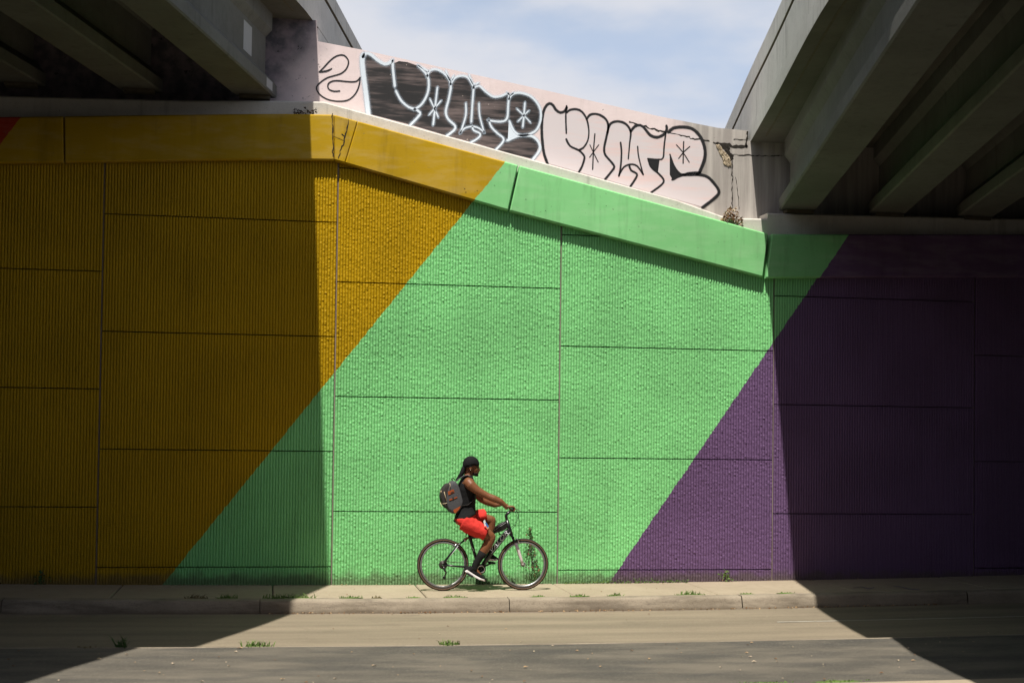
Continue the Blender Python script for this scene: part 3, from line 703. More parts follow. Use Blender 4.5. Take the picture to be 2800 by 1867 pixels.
def wheel(c, ang):
    wr = MB(); prof = [(RW-.020+.0205*math.cos(a), .0205*math.sin(a)) for a in np.linspace(0, 2*math.pi, 13)[:-1]]
    w = MB(); w.lathe([(.022, -.03), (.030, -.03), (.030, -.024), (.014, -.02), (.014, .02), (.030, .024), (.030, .03), (.022, .03)], c, 16)
    root = w.build('wheel', mrim, bike)
    wr.lathe(prof, c, 72); wr.build('tyre', mrub, root)
    t = MB(); t.lathe([(RW-.0225, -.0215), (RW-.0185, -.0222), (RW-.0185, -.0205), (RW-.0225, -.0195)], c, 72); t.lathe([(RW-.0225, .0195), (RW-.0185, .0205), (RW-.0185, .0222), (RW-.0225, .0215)], c, 72); t.build('tyre_line', mtan, root)
    r = MB(); r.lathe([(RW-.040, -.0125), (RW-.040, .0125), (RW-.062, .009), (RW-.062, -.009)], c, 72); r.build('rim', mrim, root)
    s = MB()
    for k in range(32):
        a = ang+2*math.pi*k/32; sd = .024 if k % 2 else -.024; tw = .42*(1 if (k//2) % 2 else -1)
        p0 = Vector(c)+Vector((.028*math.cos(a+tw), sd, .028*math.sin(a+tw))); p1 = Vector(c)+Vector(((RW-.06)*math.cos(a), 0, (RW-.06)*math.sin(a)))
        s.tube([p0, p1], .0008, 4)
    tag(s.build('spokes', mspk, root), kind='stuff')
    return root
CR = Bk(396, 1227); CFw = Bk(1176, 1227)
CR.z = g(CR.x)+RW; CFw.z = g(CFw.x)+RW
wheel(CR, .1); wheel(CFw, .37)
BB = Bk(763, 1262); SC = Bk(660, 958); HT = Bk(1022, 805); HB = Bk(1064, 940)
fr = MB()
fr.tube([Bk(655, 935), SC, Bk(713, 1146), BB], [.021, .022, .020, .022], 10)
fr.tube([SC, Bk(735, 952), Bk(805, 948), Bk(900, 905), Bk(1030, 838)], [.02, .021, .022, .022, .024], 10)
fr.tube([Bk(1046, 880), Bk(960, 985), Bk(860, 1110), BB], [.033, .036, .034, .026], 12)
fr.tube([Bk(800, 950), Bk(805, 1010), Bk(850, 1110)], [.022, .020, .022], 10)
fr.tube([Bk(1018, 790), HB], .026, 12); fr.tube([BB+Vector((0, -.036, 0)), BB+Vector((0, .036, 0))], .024, 12)
frame = fr.build('frame', mblk, bike)
for dy in (-.055, .055):
    m = MB(); m.tube([CR+Vector((0, dy*1.15, 0)), Bk(520, 1238, dy*.9), Bk(640, 1246, dy*.7), BB], [.010, .012, .014, .016], 8); m.build('chain_stay', mblk, bike)
    m = MB(); m.tube([CR+Vector((0, dy*1.15, .01)), Bk(480, 1105, dy), Bk(548, 1030, dy*.9), Bk(600, 988, dy*.4)], [.009, .011, .012, .012], 8); m.build('seat_stay', mblk, bike)
    m = MB(); m.tube([Bk(1085, 985, dy), Bk(1103, 1015, dy)], .019, 10); m.tube([Bk(1062, 930, dy*.9), Bk(1090, 995, dy)], .016, 10); m.build('fork_upper', mblk, bike)
    m = MB(); m.tube([Bk(1104, 1010, dy), Bk(1130, 1085, dy), Bk(1160, 1175, dy), Bk(1172, 1215, dy)], [.023, .023, .019, .016], 10); m.tube([Bk(1168, 1212, dy), CFw+Vector((0, dy, 0))], [.017, .014], 8); m.build('fork_leg', mwht, bike)
m = MB(); m.tube([Bk(1078, 960, -.07), Bk(1078, 960, .07)], .02, 10); m.build('fork_crown', mblk, bike)
m = MB(); m.tube([CFw+Vector((0, -.075, 0)), CFw+Vector((0, .075, 0))], .011, 8); m.build('axle', mchr, bike)
m = MB(); m.tube([Bk(598, 992), Bk(618, 975)], .024, 10); m.build('shock_collar', mchr, bike)
m = MB()
for k in range(4): m.tube([Bk(616+k*6, 977-k*5.5), Bk(619+k*6, 974-k*5.5)], .021, 10)
m.build('shock_spring', mred, bike)
m = MB(); m.tube([Bk(594, 995), Bk(655, 950)], .012, 8); m.build('shock_body', mblk, bike)
m = MB(); m.tube([Bk(662, 965), Bk(633, 852)], .0135, 10); m.build('seat_post', mblk, bike)
m = MB(); m.tube([Bk(628, 905, -.02), Bk(622, 940, -.02), Bk(606, 945, -.02)], .007, 6); m.tube([Bk(648, 930, -.03), Bk(648, 930, .03)], .012, 8); m.build('seat_clamp', mblk, bike)
m = MB(); m.tube([Bk(545, 812), Bk(580, 826), Bk(640, 838), Bk(700, 832)], [(.018, .075), (.022, .085), (.016, .05), (.012, .022)], 12, side=(0, 1, 0), round_ends=True); m.build('saddle', mgrip, bike)
# steering
m = MB(); m.tube([Bk(1022, 800), Bk(1010, 745), Bk(1020, 730), Bk(1057, 698)], [.017, .019, .019, .018], 10); m.build('stem', mblk, bike)
bc = Bk(1057, 698)
hb = MB(); hb.tube([bc+Vector((-.03, -.30, .035)), bc+Vector((-.01, -.20, .038)), bc+Vector((0, -.12, .03)), bc+Vector((0, -.05, 0)), bc+Vector((0, .05, 0)), bc+Vector((0, .12, .03)), bc+Vector((-.01, .20, .038)), bc+Vector((-.03, .30, .035))], .0125, 10)
hbo = hb.build('handlebar', mchr, bike)
GR = {}
for sd in (-1, 1):
    a = bc+Vector((-.012, sd*.19, .038)); b = bc+Vector((-.034, sd*.315, .035)); GR[sd] = (a+b)/2
    m = MB(); m.tube([a, b], .017, 10, round_ends=True); m.build('grip', mgrip, hbo)
    m = MB(); p = bc+Vector((0, sd*.165, .035)); m.tube([p, p+Vector((.03, sd*.01, .0)), p+Vector((.065, sd*.05, -.012)), p+Vector((.075, sd*.12, -.018))], [.012, .008, .006, .005], 6); m.build('brake_lever', mchr, hbo)
cab = plain('cable_housing', (.012, .012, .012), .5)
for pts in ([(bc+Vector((.05, -.16, .03))), Bk(1128, 740, -.05), Bk(1145, 830, -.03), Bk(1140, 930, -.02), Bk(1128, 965, -.02)], [(bc+Vector((.05, .16, .03))), Bk(1120, 760, .03), Bk(1090, 830, .02), Bk(1050, 868, .01)], [(bc+Vector((.04, -.16, .02))), Bk(1135, 745, -.08), Bk(1105, 830, -.05), Bk(1062, 885, -.03)]):
    P = [Vector(p) for p in pts]; Q = []
    for i in range(len(P)-1):
        p0, p1, p2, p3 = P[max(i-1, 0)], P[i], P[i+1], P[min(i+2, len(P)-1)]
        for k in range(6):
            t = k/6; Q.append(.5*((2*p1)+(p2-p0)*t+(2*p0-5*p1+4*p2-p3)*t*t+(3*p1-p0-3*p2+p3)*t*t*t))
    m = MB(); m.tube(Q+[P[-1]], .0026, 6); m.build('cable', cab, bike)
for c, nm in ((Bk(1128, 985, -.03), 'front_brake'), (Bk(505, 1040, -.03), 'rear_brake')):
    m = MB(); m.tube([c+Vector((-.03, 0, .03)), c, c+Vector((.012, 0, -.05))] if 'front' in nm else [c+Vector((-.03, 0, -.03)), c, c+Vector((.06, 0, .04))], [.007, .009, .008], 6); m.build('brake_arm', mchr, bike)
# drive
dn = -.045
m = MB(); m.lathe([(.058, dn-.002), (.064, dn-.002), (.064, dn+.002), (.058, dn+.002)], BB, 40); m.lathe([(.016, dn-.003), (.060, dn-.001), (.060, dn+.001), (.016, dn+.003)], BB, 30); cs = m.build('crankset', mblk, bike)
m = MB(); m.lathe([(.036, dn-.006), (.052, dn-.006), (.052, dn-.003), (.036, dn-.003)], BB, 30); m.build('chain_guard', mchr, cs)
PN = Bk(655, 1322, -.13); PF = 2*BB-PN
m = MB(); m.tube([BB+Vector((0, -.06, 0)), PN+Vector((0, .05, 0))], [.014, .011], 8); m.build('crank_arm', mblk, cs)
m = MB(); m.tube([BB+Vector((0, .06, 0)), PF+Vector((0, -.05, 0))], [.014, .011], 8); m.build('crank_arm', mblk, cs)
for p, sl in ((PN, math.radians(31)), (PF, math.radians(8))):
    m = MB(); m.box((-.045, -.045, -.013), (.045, .045, .013), Matrix.Translation(p) @ Matrix.Rotation(sl, 4, 'Y')); m.build('pedal', mgrip, cs)
m = MB()
for k in range(6): rr = .024+.0065*k; m.lathe([(rr-.012, -.052+.005*k), (rr, -.052+.005*k), (rr, -.050+.005*k), (rr-.012, -.050+.005*k)], CR, 26)
m.build('cassette', plain('oily_steel', (.06, .055, .05), .5, .6), bike)
PU = Bk(408, 1350, -.045)
m = MB(); m.tube([CR+Vector((.0, -.06, -.02)), Bk(418, 1285, -.06), Bk(428, 1300, -.05), PU], [.012, .014, .012, .010], 8); m.lathe([(.004, -.004), (.022, -.004), (.022, .004), (.004, .004)], PU, 18); m.build('derailleur', mblk, bike)
m = MB(); m.tube([CR+Vector((0, -.045, .048)), BB+Vector((0, dn, .062))], .0042, 5); m.tube([PU+Vector((0, 0, -.02)), Bk(610, 1342, dn), BB+Vector((0, dn, -.062))], .0042, 5); m.build('chain', plain('chain_steel', (.05, .045, .04), .5, .5), bike)
# name on the down tube
def text_mesh(body, size):
    cu = bpy.data.curves.new('t', 'FONT'); cu.body = body; cu.size = size; cu.extrude = .0006; cu.shear = .35; cu.space_character = 1.05
    o = bpy.data.objects.new('t', cu); COL.objects.link(o); dg = bpy.context.evaluated_depsgraph_get()
    me = bpy.data.meshes.new_from_object(o.evaluated_get(dg)); bpy.data.objects.remove(o); return me
a = Bk(848, 1098, -.039); b = Bk(1024, 900, -.039); dx = (b-a); dx.y = 0; Ld = dx.length; dx.normalize(); dz = Vector((-dx.z, 0, dx.x))
Mt = Matrix(((dx.x, dz.x, 0, 0), (0, 0, -1, 0), (dx.z, dz.z, 0, 0), (0, 0, 0, 1)))
me = text_mesh('VALOR', .072); xs = [v.co.x for v in me.vertices]; sc = Ld/max(xs)
Mx = Matrix.Translation(a+Vector((0, 0, 0))+dz*-.026) @ Mt @ Matrix.Diagonal((sc, 1.0, 1, 1)); me.transform(Mx); link('lettering', me, mdec, bike)
for off, wd, mt in ((.030, .004, mblu), (-.034, .005, mdec)):
    m = MB(); m.box((0, -.0007, -wd/2), (Ld*1.05, .0007, wd/2), Matrix.Translation(a+dz*off) @ Matrix(((dx.x, 0, dz.x, 0), (0, 1, 0, 0), (dx.z, 0, dz.z, 0), (0, 0, 0, 1)))); m.build('decal_stripe', mt, bike)
for p, q in ((Bk(672, 1040, -.024), Bk(703, 1092, -.024)), (Bk(470, 1135, -.068), Bk(545, 1040, -.062))):
    m = MB(); m.tube([p, q], .0035, 5); m.build('decal_stripe', mdec, bike)

# ================================================================== RIDER
def skin_mat():
    t = NT('brown_skin'); f = t.noise(25, 3); c = t.mix(f, (.155, .058, .025), (.20, .078, .034)); return t.fin(c, .5, 0, .35)
MS = skin_mat()
def cloth(name, c, sc=40, rough=.9):
    t = NT(name); f = t.noise(sc, 4); col = t.mix(f, tuple(x*.8 for x in c), tuple(min(1, x*1.15) for x in c)); t.bump(t.noise(18, 3), .5, .01); return t.fin(col, rough, 0, .2)
CBLK = cloth('black_jersey', (.011, .011, .012)); CRED = cloth('red_mesh_fabric', (.60, .040, .032)); CSOCK = cloth('black_sock_knit', (.010, .010, .010)); CDUR = cloth('black_satin', (.008, .008, .009), rough=.85)
mp_ = empty('person', (2.55, YR, 0)); tag(mp_, 'person in black tank top, red shorts and black head wrap riding the bicycle', 'person')
def hring(x, y, rx, ry, dy=0.0, n=20, tilt=0.0):
    c = Bk(x, y, dy); out = []
    for k in range(n):
        a = 2*math.pi*k/n; ca, sa = math.cos(a), math.sin(a)
        X = rx*math.copysign(abs(ca)**.85, ca); Yv = ry*math.copysign(abs(sa)**.85, sa)
        out.append((c.x+X, c.y+Yv, c.z+tilt*X))
    return out
bd = MB()
bd.quad_strip([hring(605, 830, .10, .13), hring(603, 790, .125, .155), hring(612, 745, .122, .15), hring(627, 660, .098, .135), hring(627, 560, .106, .145), hring(628, 480, .108, .165), hring(628, 425, .095, .17), hring(634, 385, .070, .13), hring(640, 350, .052, .062)])
bd.tube([Bk(634, 390), Bk(645, 345), Bk(657, 300), Bk(664, 270)], [.060, .056, .056, .055], 14, round_ends=True)            # neck
bd.ell(Bk(668, 250), (.099, .076, .098)); bd.ell(Bk(700, 292), (.062, .062, .072)); bd.ell(Bk(705, 326), (.048, .050, .044)); bd.ell(Bk(722, 347), (.022, .028, .020))
bd.tube([Bk(741, 262), Bk(748, 290), Bk(750, 302)], [(.012, .010), (.013, .013), (.014, .017)], 8, round_ends=True)           # nose
bd.ell(Bk(741, 322), (.013, .024, .008)); bd.ell(Bk(739, 331), (.012, .022, .008)); bd.ell(Bk(738, 258), (.014, .05, .012))
for sd in (-1, 1): bd.ell(Bk(664, 286, sd*.079), (.020, .012, .032)); bd.ell(Bk(722, 300, sd*.035), (.02, .02, .02))
# near arm, far arm
def limb(pts, rad, seg=14): bd.tube(pts, rad, seg, round_ends=True)
limb([Bk(648, 425, -.165), Bk(668, 450, -.195), Bk(730, 500, -.215), Bk(790, 535, -.225), Bk(842, 560, -.235)], [.070, .066, .054, .048, .043])
WN = GR[-1]+Vector((-.075, .005, .030))
limb([Bk(842, 560, -.235), Bk(890, 580, -.245), Bk(960, 610, -.25), WN], [.044, .047, .038, .027])
limb([Bk(645, 425, .165), Bk(668, 470, .20), Bk(720, 545, .215), Bk(770, 590, .225)], [.066, .058, .046, .041])
WF = GR[1]+Vector((-.072, -.005, .030))
limb([Bk(770, 590, .225), Bk(820, 612, .235), Bk(900, 642, .25), WF], [.042, .044, .036, .026])
for sd, Wr in ((-1, WN), (1, WF)):
    G = GR[sd]
    bd.tube([Wr, Wr.lerp(G+Vector((-.018, 0, .030)), .5), G+Vector((-.010, 0, .030))], [(.020, .028), (.017, .036), (.015, .042)], 12, side=(0, 1, 0), round_ends=True)
    for k, dyf in enumerate((-.034, -.012, .011, .033)):
        dyf *= -sd; L = (1.0, 1.08, 1.03, .88)[k]; o = Vector((0, dyf, 0))
        bd.tube([G+o+Vector((-.010, 0, .030)), G+o+Vector((.018*L, 0, .027)), G+o+Vector((.030*L, 0, .006)), G+o+Vector((.022*L, 0, -.020)), G+o+Vector((.000, 0, -.028))], [.0105, .0102, .0098, .009, .008], 8, round_ends=True)
    o = Vector((0, -sd*.045, 0))
    bd.tube([Wr.lerp(G, .35)+o*.5+Vector((0, 0, .008)), G+o+Vector((-.024, 0, .006)), G+o+Vector((-.014, 0, -.022)), G+o+Vector((.008, 0, -.028))], [.013, .0115, .010, .0085], 8, round_ends=True)
# legs
limb([Bk(600, 795, -.095), Bk(690, 845, -.11), Bk(790, 905, -.115), Bk(862, 950, -.115)], [.095, .090, .078, .064], 16)
limb([Bk(866, 958, -.115), Bk(842, 1010, -.112), Bk(806, 1068, -.11), Bk(758, 1145, -.11), Bk(715, 1215, -.112)], [.062, .064, .061, .045, .037], 16)
limb([Bk(615, 785, .095), Bk(700, 775, .105), Bk(800, 780, .11), Bk(866, 790, .112)], [.092, .086, .072, .062], 16)
limb([Bk(868, 795, .112), Bk(862, 880, .11), Bk(850, 960, .11), Bk(842, 1060, .11), Bk(840, 1125, .11)], [.060, .058, .058, .044, .036], 16)
limb([Bk(712, 1222, -.112), Bk(700, 1262, -.114), Bk(760, 1330, -.118)], [(.038, .036), (.036, .036), (.024, .034)], 10)
limb([Bk(840, 1130, .11), Bk(845, 1150, .112), Bk(890, 1160, .116)], [(.036, .034), (.028, .034), (.02, .03)], 10)
body = bd.build('body', MS, mp_); fuse(body, .0062, 5)
# tank top
tk = MB()
tk.quad_strip([hring(612, 764, .136, .205, tilt=.36), hring(614, 738, .136, .196, tilt=.30), hring(621, 690, .122, .165, tilt=.12), hring(627, 640, .112, .150), hring(628, 560, .119, .160), hring(628, 490, .120, .178), hring(628, 440, .108, .172), hring(632, 400, .088, .142), hring(636, 370, .070, .105), hring(640, 350, .058, .068)])
tank = tk.build('tank_top', CBLK, mp_); fuse(tank, .008, 5)
# shorts
sh = MB()
sh.quad_strip([hring(600, 846, .09, .17, tilt=-.3), hring(600, 806, .122, .205, tilt=-.12), hring(606, 768, .134, .205, tilt=.15), hring(612, 735, .132, .180, tilt=.35)])
sh.tube([Bk(600, 800, -.095), Bk(660, 838, -.11), Bk(740, 885, -.118), Bk(815, 918, -.12)], [(.122, .118), (.118, .118), (.106, .114), (.096, .110)], 18, side=(0, 1, 0))
sh.tube([Bk(615, 785, .095), Bk(690, 770, .108), Bk(750, 752, .115), Bk(812, 742, .116)], [(.108, .112), (.100, .112), (.092, .108), (.086, .102)], 18, side=(0, 1, 0))
shorts = sh.build('shorts', CRED, mp_); fuse(shorts, .008, 4)
for v in shorts.data.vertices:      # folds
    n = noise.noise(Vector((v.co.x*13+v.co.z*17, v.co.y*6, v.co.z*9-v.co.x*16))); v.co += Vector((.4, -.3, .7))*(n*.017)
lw = plain('white_print', (.72, .72, .72), .7, var=.05); lb = plain('blue_print', (.05, .17, .45), .7, var=.05); lt_ = plain('tan_print', (.45, .33, .2), .7)
def onshorts(pts, dy, mat, nm):
    m = MB(); P = [Bk(x, y, dy) for x, y in pts]; m.quad_strip([[p[:] for p in P], [(p+Vector((0, .006, 0)))[:] for p in P]], smooth=False); return m.build(nm, mat, shorts)
onshorts([(790, 800), (805, 784), (826, 842), (802, 850)], -.242, lw, 'white_print')
onshorts([(806, 815), (818, 812), (846, 852), (826, 860)], -.243, lb, 'blue_print')
onshorts([(818, 858), (842, 852), (846, 868), (826, 874)], -.2425, lt_, 'tan_print')
# head wrap with tails
dg_ = MB(); hc = Bk(669, 248); dg_.ell(hc, (.106, .083, .107), 28, 18)
dm = dg_.mesh('head_wrap'); bm = bmesh.new(); bm.from_mesh(dm)
p1, p2 = Bk(752, 262), Bk(590, 282)
def below(p):
    t = (p.x-p2.x)/(p1.x-p2.x); zl = p2.z+(p1.z-p2.z)*t; zl += .022*math.sin(max(0, min(1, t))*math.pi)
    return p.z < zl
bmesh.ops.delete(bm, geom=[f for f in bm.faces if below(f.calc_center_median())], context='FACES'); bm.to_mesh(dm); bm.free()
dur = link('head_wrap', dm, CDUR, mp_); md_ = dur.modifiers.new('s', 'SOLIDIFY'); md_.thickness = .004; md_.offset = 1; apply_mods(dur); dur.data.materials.append(CDUR) if not dur.data.materials else None
m = MB(); m.tube([Bk(752, 256, 0)+Vector((-.012, 0, 0)), Bk(712, 256, -.070), Bk(660, 266, -.086), Bk(615, 282, -.066), Bk(598, 287, 0), Bk(615, 282, .066), Bk(660, 266, .086), Bk(712, 256, .070), Bk(752, 256, 0)+Vector((-.012, 0, 0))], [(.010, .003)]*9, 6, side=(0, 0, 1)); m.build('wrap_band', CDUR, dur)
m = MB(); m.tube([Bk(605, 262), Bk(598, 290, -.01), Bk(582, 330, -.015), Bk(563, 362, -.01), Bk(532, 392)], [(.024, .03), (.030, .035), (.031, .036), (.027, .034), (.014, .02)], 10, side=(0, 1, 0), round_ends=True); m.build('wrap_tail', CDUR, dur)
# beard, ear stud, eyes, brows
m = MB(); m.ell(Bk(704, 334), (.050, .052, .033)); m.ell(Bk(724, 350), (.025, .030, .022)); bo = m.build('beard', plain('black_beard', (.010, .007, .006), .9, var=.3), mp_); fuse(bo, .006, 3)
for sd in (-1, 1):
    m = MB(); m.ell(Bk(733, 274, sd*.032), (.010, .012, .008), 10, 6); m.build('eye', plain('eye_dark', (.03, .018, .012), .3), mp_)
    m = MB(); m.tube([Bk(744, 262, sd*.018), Bk(738, 259, sd*.036), Bk(728, 261, sd*.05)], [.003, .004, .002], 6); m.build('eyebrow', plain('brow_dark', (.008, .006, .005), .9), mp_)
m = MB(); m.ell(Bk(667, 298, -.094), (.005, .004, .005), 8, 5); m.build('ear_stud', plain('stud_metal', (.7, .66, .6), .25, .9), mp_)
# socks and shoes
for pts, rad in (([Bk(786, 1102, -.11), Bk(758, 1147, -.11), Bk(716, 1216, -.112), Bk(700, 1262, -.114), Bk(712, 1292, -.115)], [.0590, .0500, .0430, .0430, .0400]), ([Bk(845, 1040, .11), Bk(842, 1080, .11), Bk(840, 1130, .11), Bk(842, 1150, .11)], [.050, .047, .042, .040])):
    m = MB(); m.tube(pts, rad, 14, round_ends=False); m.build('sock', CSOCK, mp_)
MSH = cloth('black_shoe_knit', (.012, .012, .013)); MSO = plain('white_foam_sole', (.80, .76, .76), .5, var=.05)
def shoe(heel, toe, dy, up_):
    "heel, toe: sole line in close-up pixels"
    h = Bk(heel[0], heel[1], dy); t = Bk(toe[0], toe[1], dy); ax = (t-h); L = ax.length; ax.normalize(); nz = Vector((-ax.z, 0, ax.x))
    if nz.z < 0: nz = -nz
    m = MB(); rings = []
    for s, wd, hh in ((-.01, .020, .02), (.03, .032, .034), (.25, .035, .030), (.5, .037, .026), (.75, .044, .024), (.93, .030, .022), (1.0, .012, .020)):
        c = h+ax*(L*s)-nz*(.004*math.sin(s*3)) + nz*(.012*max(0, s-.75)*4)
        rings.append([c+Vector((0, -wd, 0)), c+Vector((0, -wd*1.08, 0))+nz*hh*.5, c+Vector((0, -wd, 0))+nz*hh, c+Vector((0, wd, 0))+nz*hh, c+Vector((0, wd*1.08, 0))+nz*hh*.5, c+Vector((0, wd, 0))])
    m.quad_strip(rings); sole = m.build('shoe_sole', MSO, mp_); sole.data.polygons.foreach_set('use_smooth', [False]*len(sole.data.polygons))
    m = MB()
    m.tube([h+ax*(.02*L)+nz*.040, h+ax*(.22*L)+nz*.052, h+ax*(.5*L)+nz*.048, h+ax*(.75*L)+nz*.038, h+ax*(.93*L)+nz*.030], [(.034, .032), (.048, .036), (.040, .039), (.026, .041), (.018, .028)], 14, side=(0, 1, 0), round_ends=True)
    m.tube([h+ax*(.20*L)+nz*.05, h+ax*(.22*L)+nz*.095], [(.050, .040), (.046, .042)], 12, side=(0, 1, 0)); u = m.build('shoe', MSH, mp_); fuse(u, .006, 4)
shoe((612, 1290), (800, 1392), -.118, 0); shoe((815, 1178), (925, 1186), .116, 0)

# ================================================================== BACKPACK, FRAME BAG
MG = cloth('grey_canvas', (.075, .076, .082), 60); MGD = cloth('dark_grey_canvas', (.038, .034, .032), 60); MO = cloth('rust_orange_trim', (.33, .075, .022), 40); MC = plain('pale_cord', (.55, .45, .28), .8)
bpk = empty('backpack', tuple(Bk(470, 600))); tag(bpk, 'grey backpack with rust orange patches worn by the cyclist', 'backpack')
def puff(poly, dyc, half, name, mat, parent, levels=((-1, .84), (-.9, .94), (-.65, 1.0), (.65, 1.0), (.9, .94), (1, .84)), smooth=True, sub=2):
    P = [Bk(x, y, 0) for x, y in poly]; c = sum(P, Vector())/len(P); m = MB()
    m.quad_strip([[(c.x+(p.x-c.x)*s, p.y+dyc+half*d, c.z+(p.z-c.z)*s) for p in P] for d, s in levels], smooth=smooth)
    o = m.build(name, mat, parent)
    if sub: q = o.modifiers.new('s', 'SUBSURF'); q.levels = sub; q.render_levels = sub; apply_mods(o); o.data.polygons.foreach_set('use_smooth', [True]*len(o.data.polygons))
    return o
main = [(470, 398), (520, 405), (548, 470), (566, 540), (588, 610), (574, 668), (530, 722), (478, 730), (432, 690), (412, 620), (418, 540), (436, 460)]
puff(main, 0, .155, 'main_compartment', MG, bpk)
puff([(436, 418), (470, 440), (452, 520), (438, 600), (430, 690), (398, 660), (366, 596), (364, 530), (388, 466)], 0, .13, 'front_pocket', MGD, bpk)
def flat(poly, dy, name, mat, th=.008): 
    m = MB(); P = [Bk(x, y, dy) for x, y in poly]; m.quad_strip([[p[:] for p in P], [(p+Vector((0, th, 0)))[:] for p in P]], smooth=False); return m.build(name, mat, bpk)
flat([(443, 512), (500, 488), (509, 520), (450, 545)], -.158, 'orange_patch', MO)
flat([(456, 588), (536, 560), (537, 570), (460, 600)], -.160, 'orange_stripe', MO)
flat([(496, 690), (566, 652), (560, 676), (520, 722), (505, 716)], -.152, 'orange_base_patch', MO)
flat([(470, 520), (500, 508), (502, 515), (472, 528)], -.162, 'webbing_loop', MGD)
flat([(486, 572), (502, 566), (505, 582), (490, 588)], -.1625, 'webbing_loop', MGD)
for pts in ([(408, 512), (420, 560), (433, 600)], [(462, 430), (468, 450), (462, 492)], [(392, 630), (415, 628), (436, 622)]):
    m = MB(); m.tube([Bk(x, y, -.162) for x, y in pts], .0042, 6); m.build('cord', MC, bpk)
m = MB(); m.tube([Bk(378, 636, -.12), Bk(384, 660, -.125), Bk(372, 618, -.12)], .004, 6); m.build('cord', MC, bpk)
m = MB(); m.ell(Bk(378, 512, -.112), (.008, .005, .016), 10, 6); m.build('button', MC, bpk)
for sd in (-1, 1):
    m = MB(); m.tube([Bk(508, 425, sd*.07), Bk(545, 392, sd*.085), Bk(596, 358, sd*.095), Bk(640, 352, sd*.10), Bk(668, 378, sd*.105)], [(.006, .028)]*5, 8, side=(0, 1, 0)); m.build('shoulder_strap', MG, bpk)
    m = MB(); m.tube([Bk(668, 378, sd*.105), Bk(704, 440, sd*.12), Bk(716, 520, sd*.135), Bk(700, 590, sd*.160), Bk(640, 640, sd*.165), Bk(572, 650, sd*.14)], [(.006, .026), (.006, .022), (.005, .016), (.004, .012), (.004, .011), (.004, .011)], 8, side=(0, 1, 0)); m.build('lower_strap', MGD, bpk)
m = MB(); m.tube([Bk(486, 404, -.02), Bk(480, 388, -.02), Bk(500, 380, 0), Bk(512, 398, .02)], .007, 6); m.build('carry_loop', MGD, bpk)
fbag = empty('frame_bag', tuple(Bk(950, 840))); tag(fbag, 'small black wedge bag strapped on the bicycle top tube', 'bag')
puff([(880, 872), (985, 790), (1022, 806), (1034, 858), (985, 892), (905, 918), (886, 905)], 0, .05, 'bag_body', plain('black_vinyl', (.012, .012, .012), .35, 0, .5), fbag, sub=1)
m = MB(); m.tube([Bk(890, 893, -.052), Bk(950, 852, -.054), Bk(1012, 815, -.050)], .0035, 6); m.build('zip', plain('grey_zip', (.25, .25, .25), .4), fbag)
m = MB(); m.tube([Bk(940, 905, -.03), Bk(950, 930, -.025), Bk(962, 925, -.02)], .008, 6); m.build('strap', mgrip, fbag)

# ================================================================== PLANTS, LEAVES, LITTER
def leafmat(name, a, b):
    t = NT(name); r = t.n('ShaderNodeObjectInfo').outputs['Random']; f = t.noise(40, 2)
    return t.fin(t.mix(f, a, b), .6, 0, .3)
ML1 = leafmat('green_grass', (.055, .13, .022), (.15, .22, .05)); ML2 = leafmat('dark_leaf', (.022, .065, .016), (.06, .13, .03)); ML3 = leafmat('dry_weed', (.10, .085, .04), (.19, .15, .07))
DRY = [plain('dry_leaf_tan', (.42, .28, .15), .8, var=.3), plain('dry_leaf_brown', (.17, .085, .035), .8, var=.3), plain('dry_leaf_pale', (.52, .42, .30), .8, var=.2)]
def tuft(name, label, p, wid, h, n, mat, group=None, cat='weed', flat=.15):
    m = MB()
    for k in range(n):
        a = random.uniform(0, 2*math.pi); bx = max(-.42, min(.42, random.gauss(0, .2)))*wid; by = random.gauss(0, .018); L = h*.8*(.25+.85*random.random()**2)
        lean = Vector((math.cos(a)*random.uniform(.2, 1.5)*L, math.sin(a)*flat*L, 0)); b0 = Vector((p[0]+bx, p[1]+by, p[2]-.006)); ww = random.uniform(.003, .006)
        s = Vector((ww, ww*.5*random.choice((-1, 1)), 0)); mid = b0+lean*.45+Vector((0, 0, L*.62)); tip = b0+lean+Vector((0, 0, L*random.uniform(.7, 1)))
        m.v += [(b0-s)[:], (b0+s)[:], (mid+s*.8)[:], (mid-s*.8)[:], tip[:]]; q = len(m.v)-5; m.f += [(q, q+1, q+2, q+3), (q+3, q+2, q+4)]; m.sm += [False, False]
    ring = []
    for k in range(14):
        a = 2*math.pi*k/14; ring.append((p[0]+wid*.45*math.cos(a)*random.uniform(.8, 1.1), p[1]+.035*math.sin(a), p[2]-.002+random.uniform(0, .003)))
    q = len(m.v); m.v += ring+[(p[0], p[1], p[2]+.008)]; m.f += [(q+k, q+(k+1) % 14, q+14) for k in range(14)]; m.sm += [False]*14
    o = m.build(name, mat, None, False); return tag(o, label, cat, group)
def gp(x, y, off=0.0):
    z = 0.0
    for _ in range(12):
        d = ray(x, y); t = (z-CAM.z)/d.z; P = CAM+d*t; z = g(P.x)+off
    return Vector((P.x, P.y, z))
GJ = 'grass tufts in the joint behind the kerb'
def jt(x, wpx, h, n, label, mat=ML1):
    y = 1632 if x < 1300 else 1632-(x-1300)*.0095; p = gp(x, y, 0); p.y = -1.48; tuft('grass_tuft', label, p, wpx/200, h, n, mat, GJ)
jt(538, 62, .085, 70, 'dry brownish weed at the left end of the grass in the kerb joint', ML3)
jt(622, 60, .09, 70, 'green grass tuft right of the dry brown weed behind the kerb')
jt(790, 150, .10, 170, 'longest strip of green grass behind the kerb, at the left shadow edge')
jt(958, 70, .06, 55, 'short sunlit grass tuft behind the kerb just right of the left shadow edge')
jt(1030, 30, .05, 24, 'tiny pale grass sprig behind the kerb between shadow edge and rear wheel', ML3)
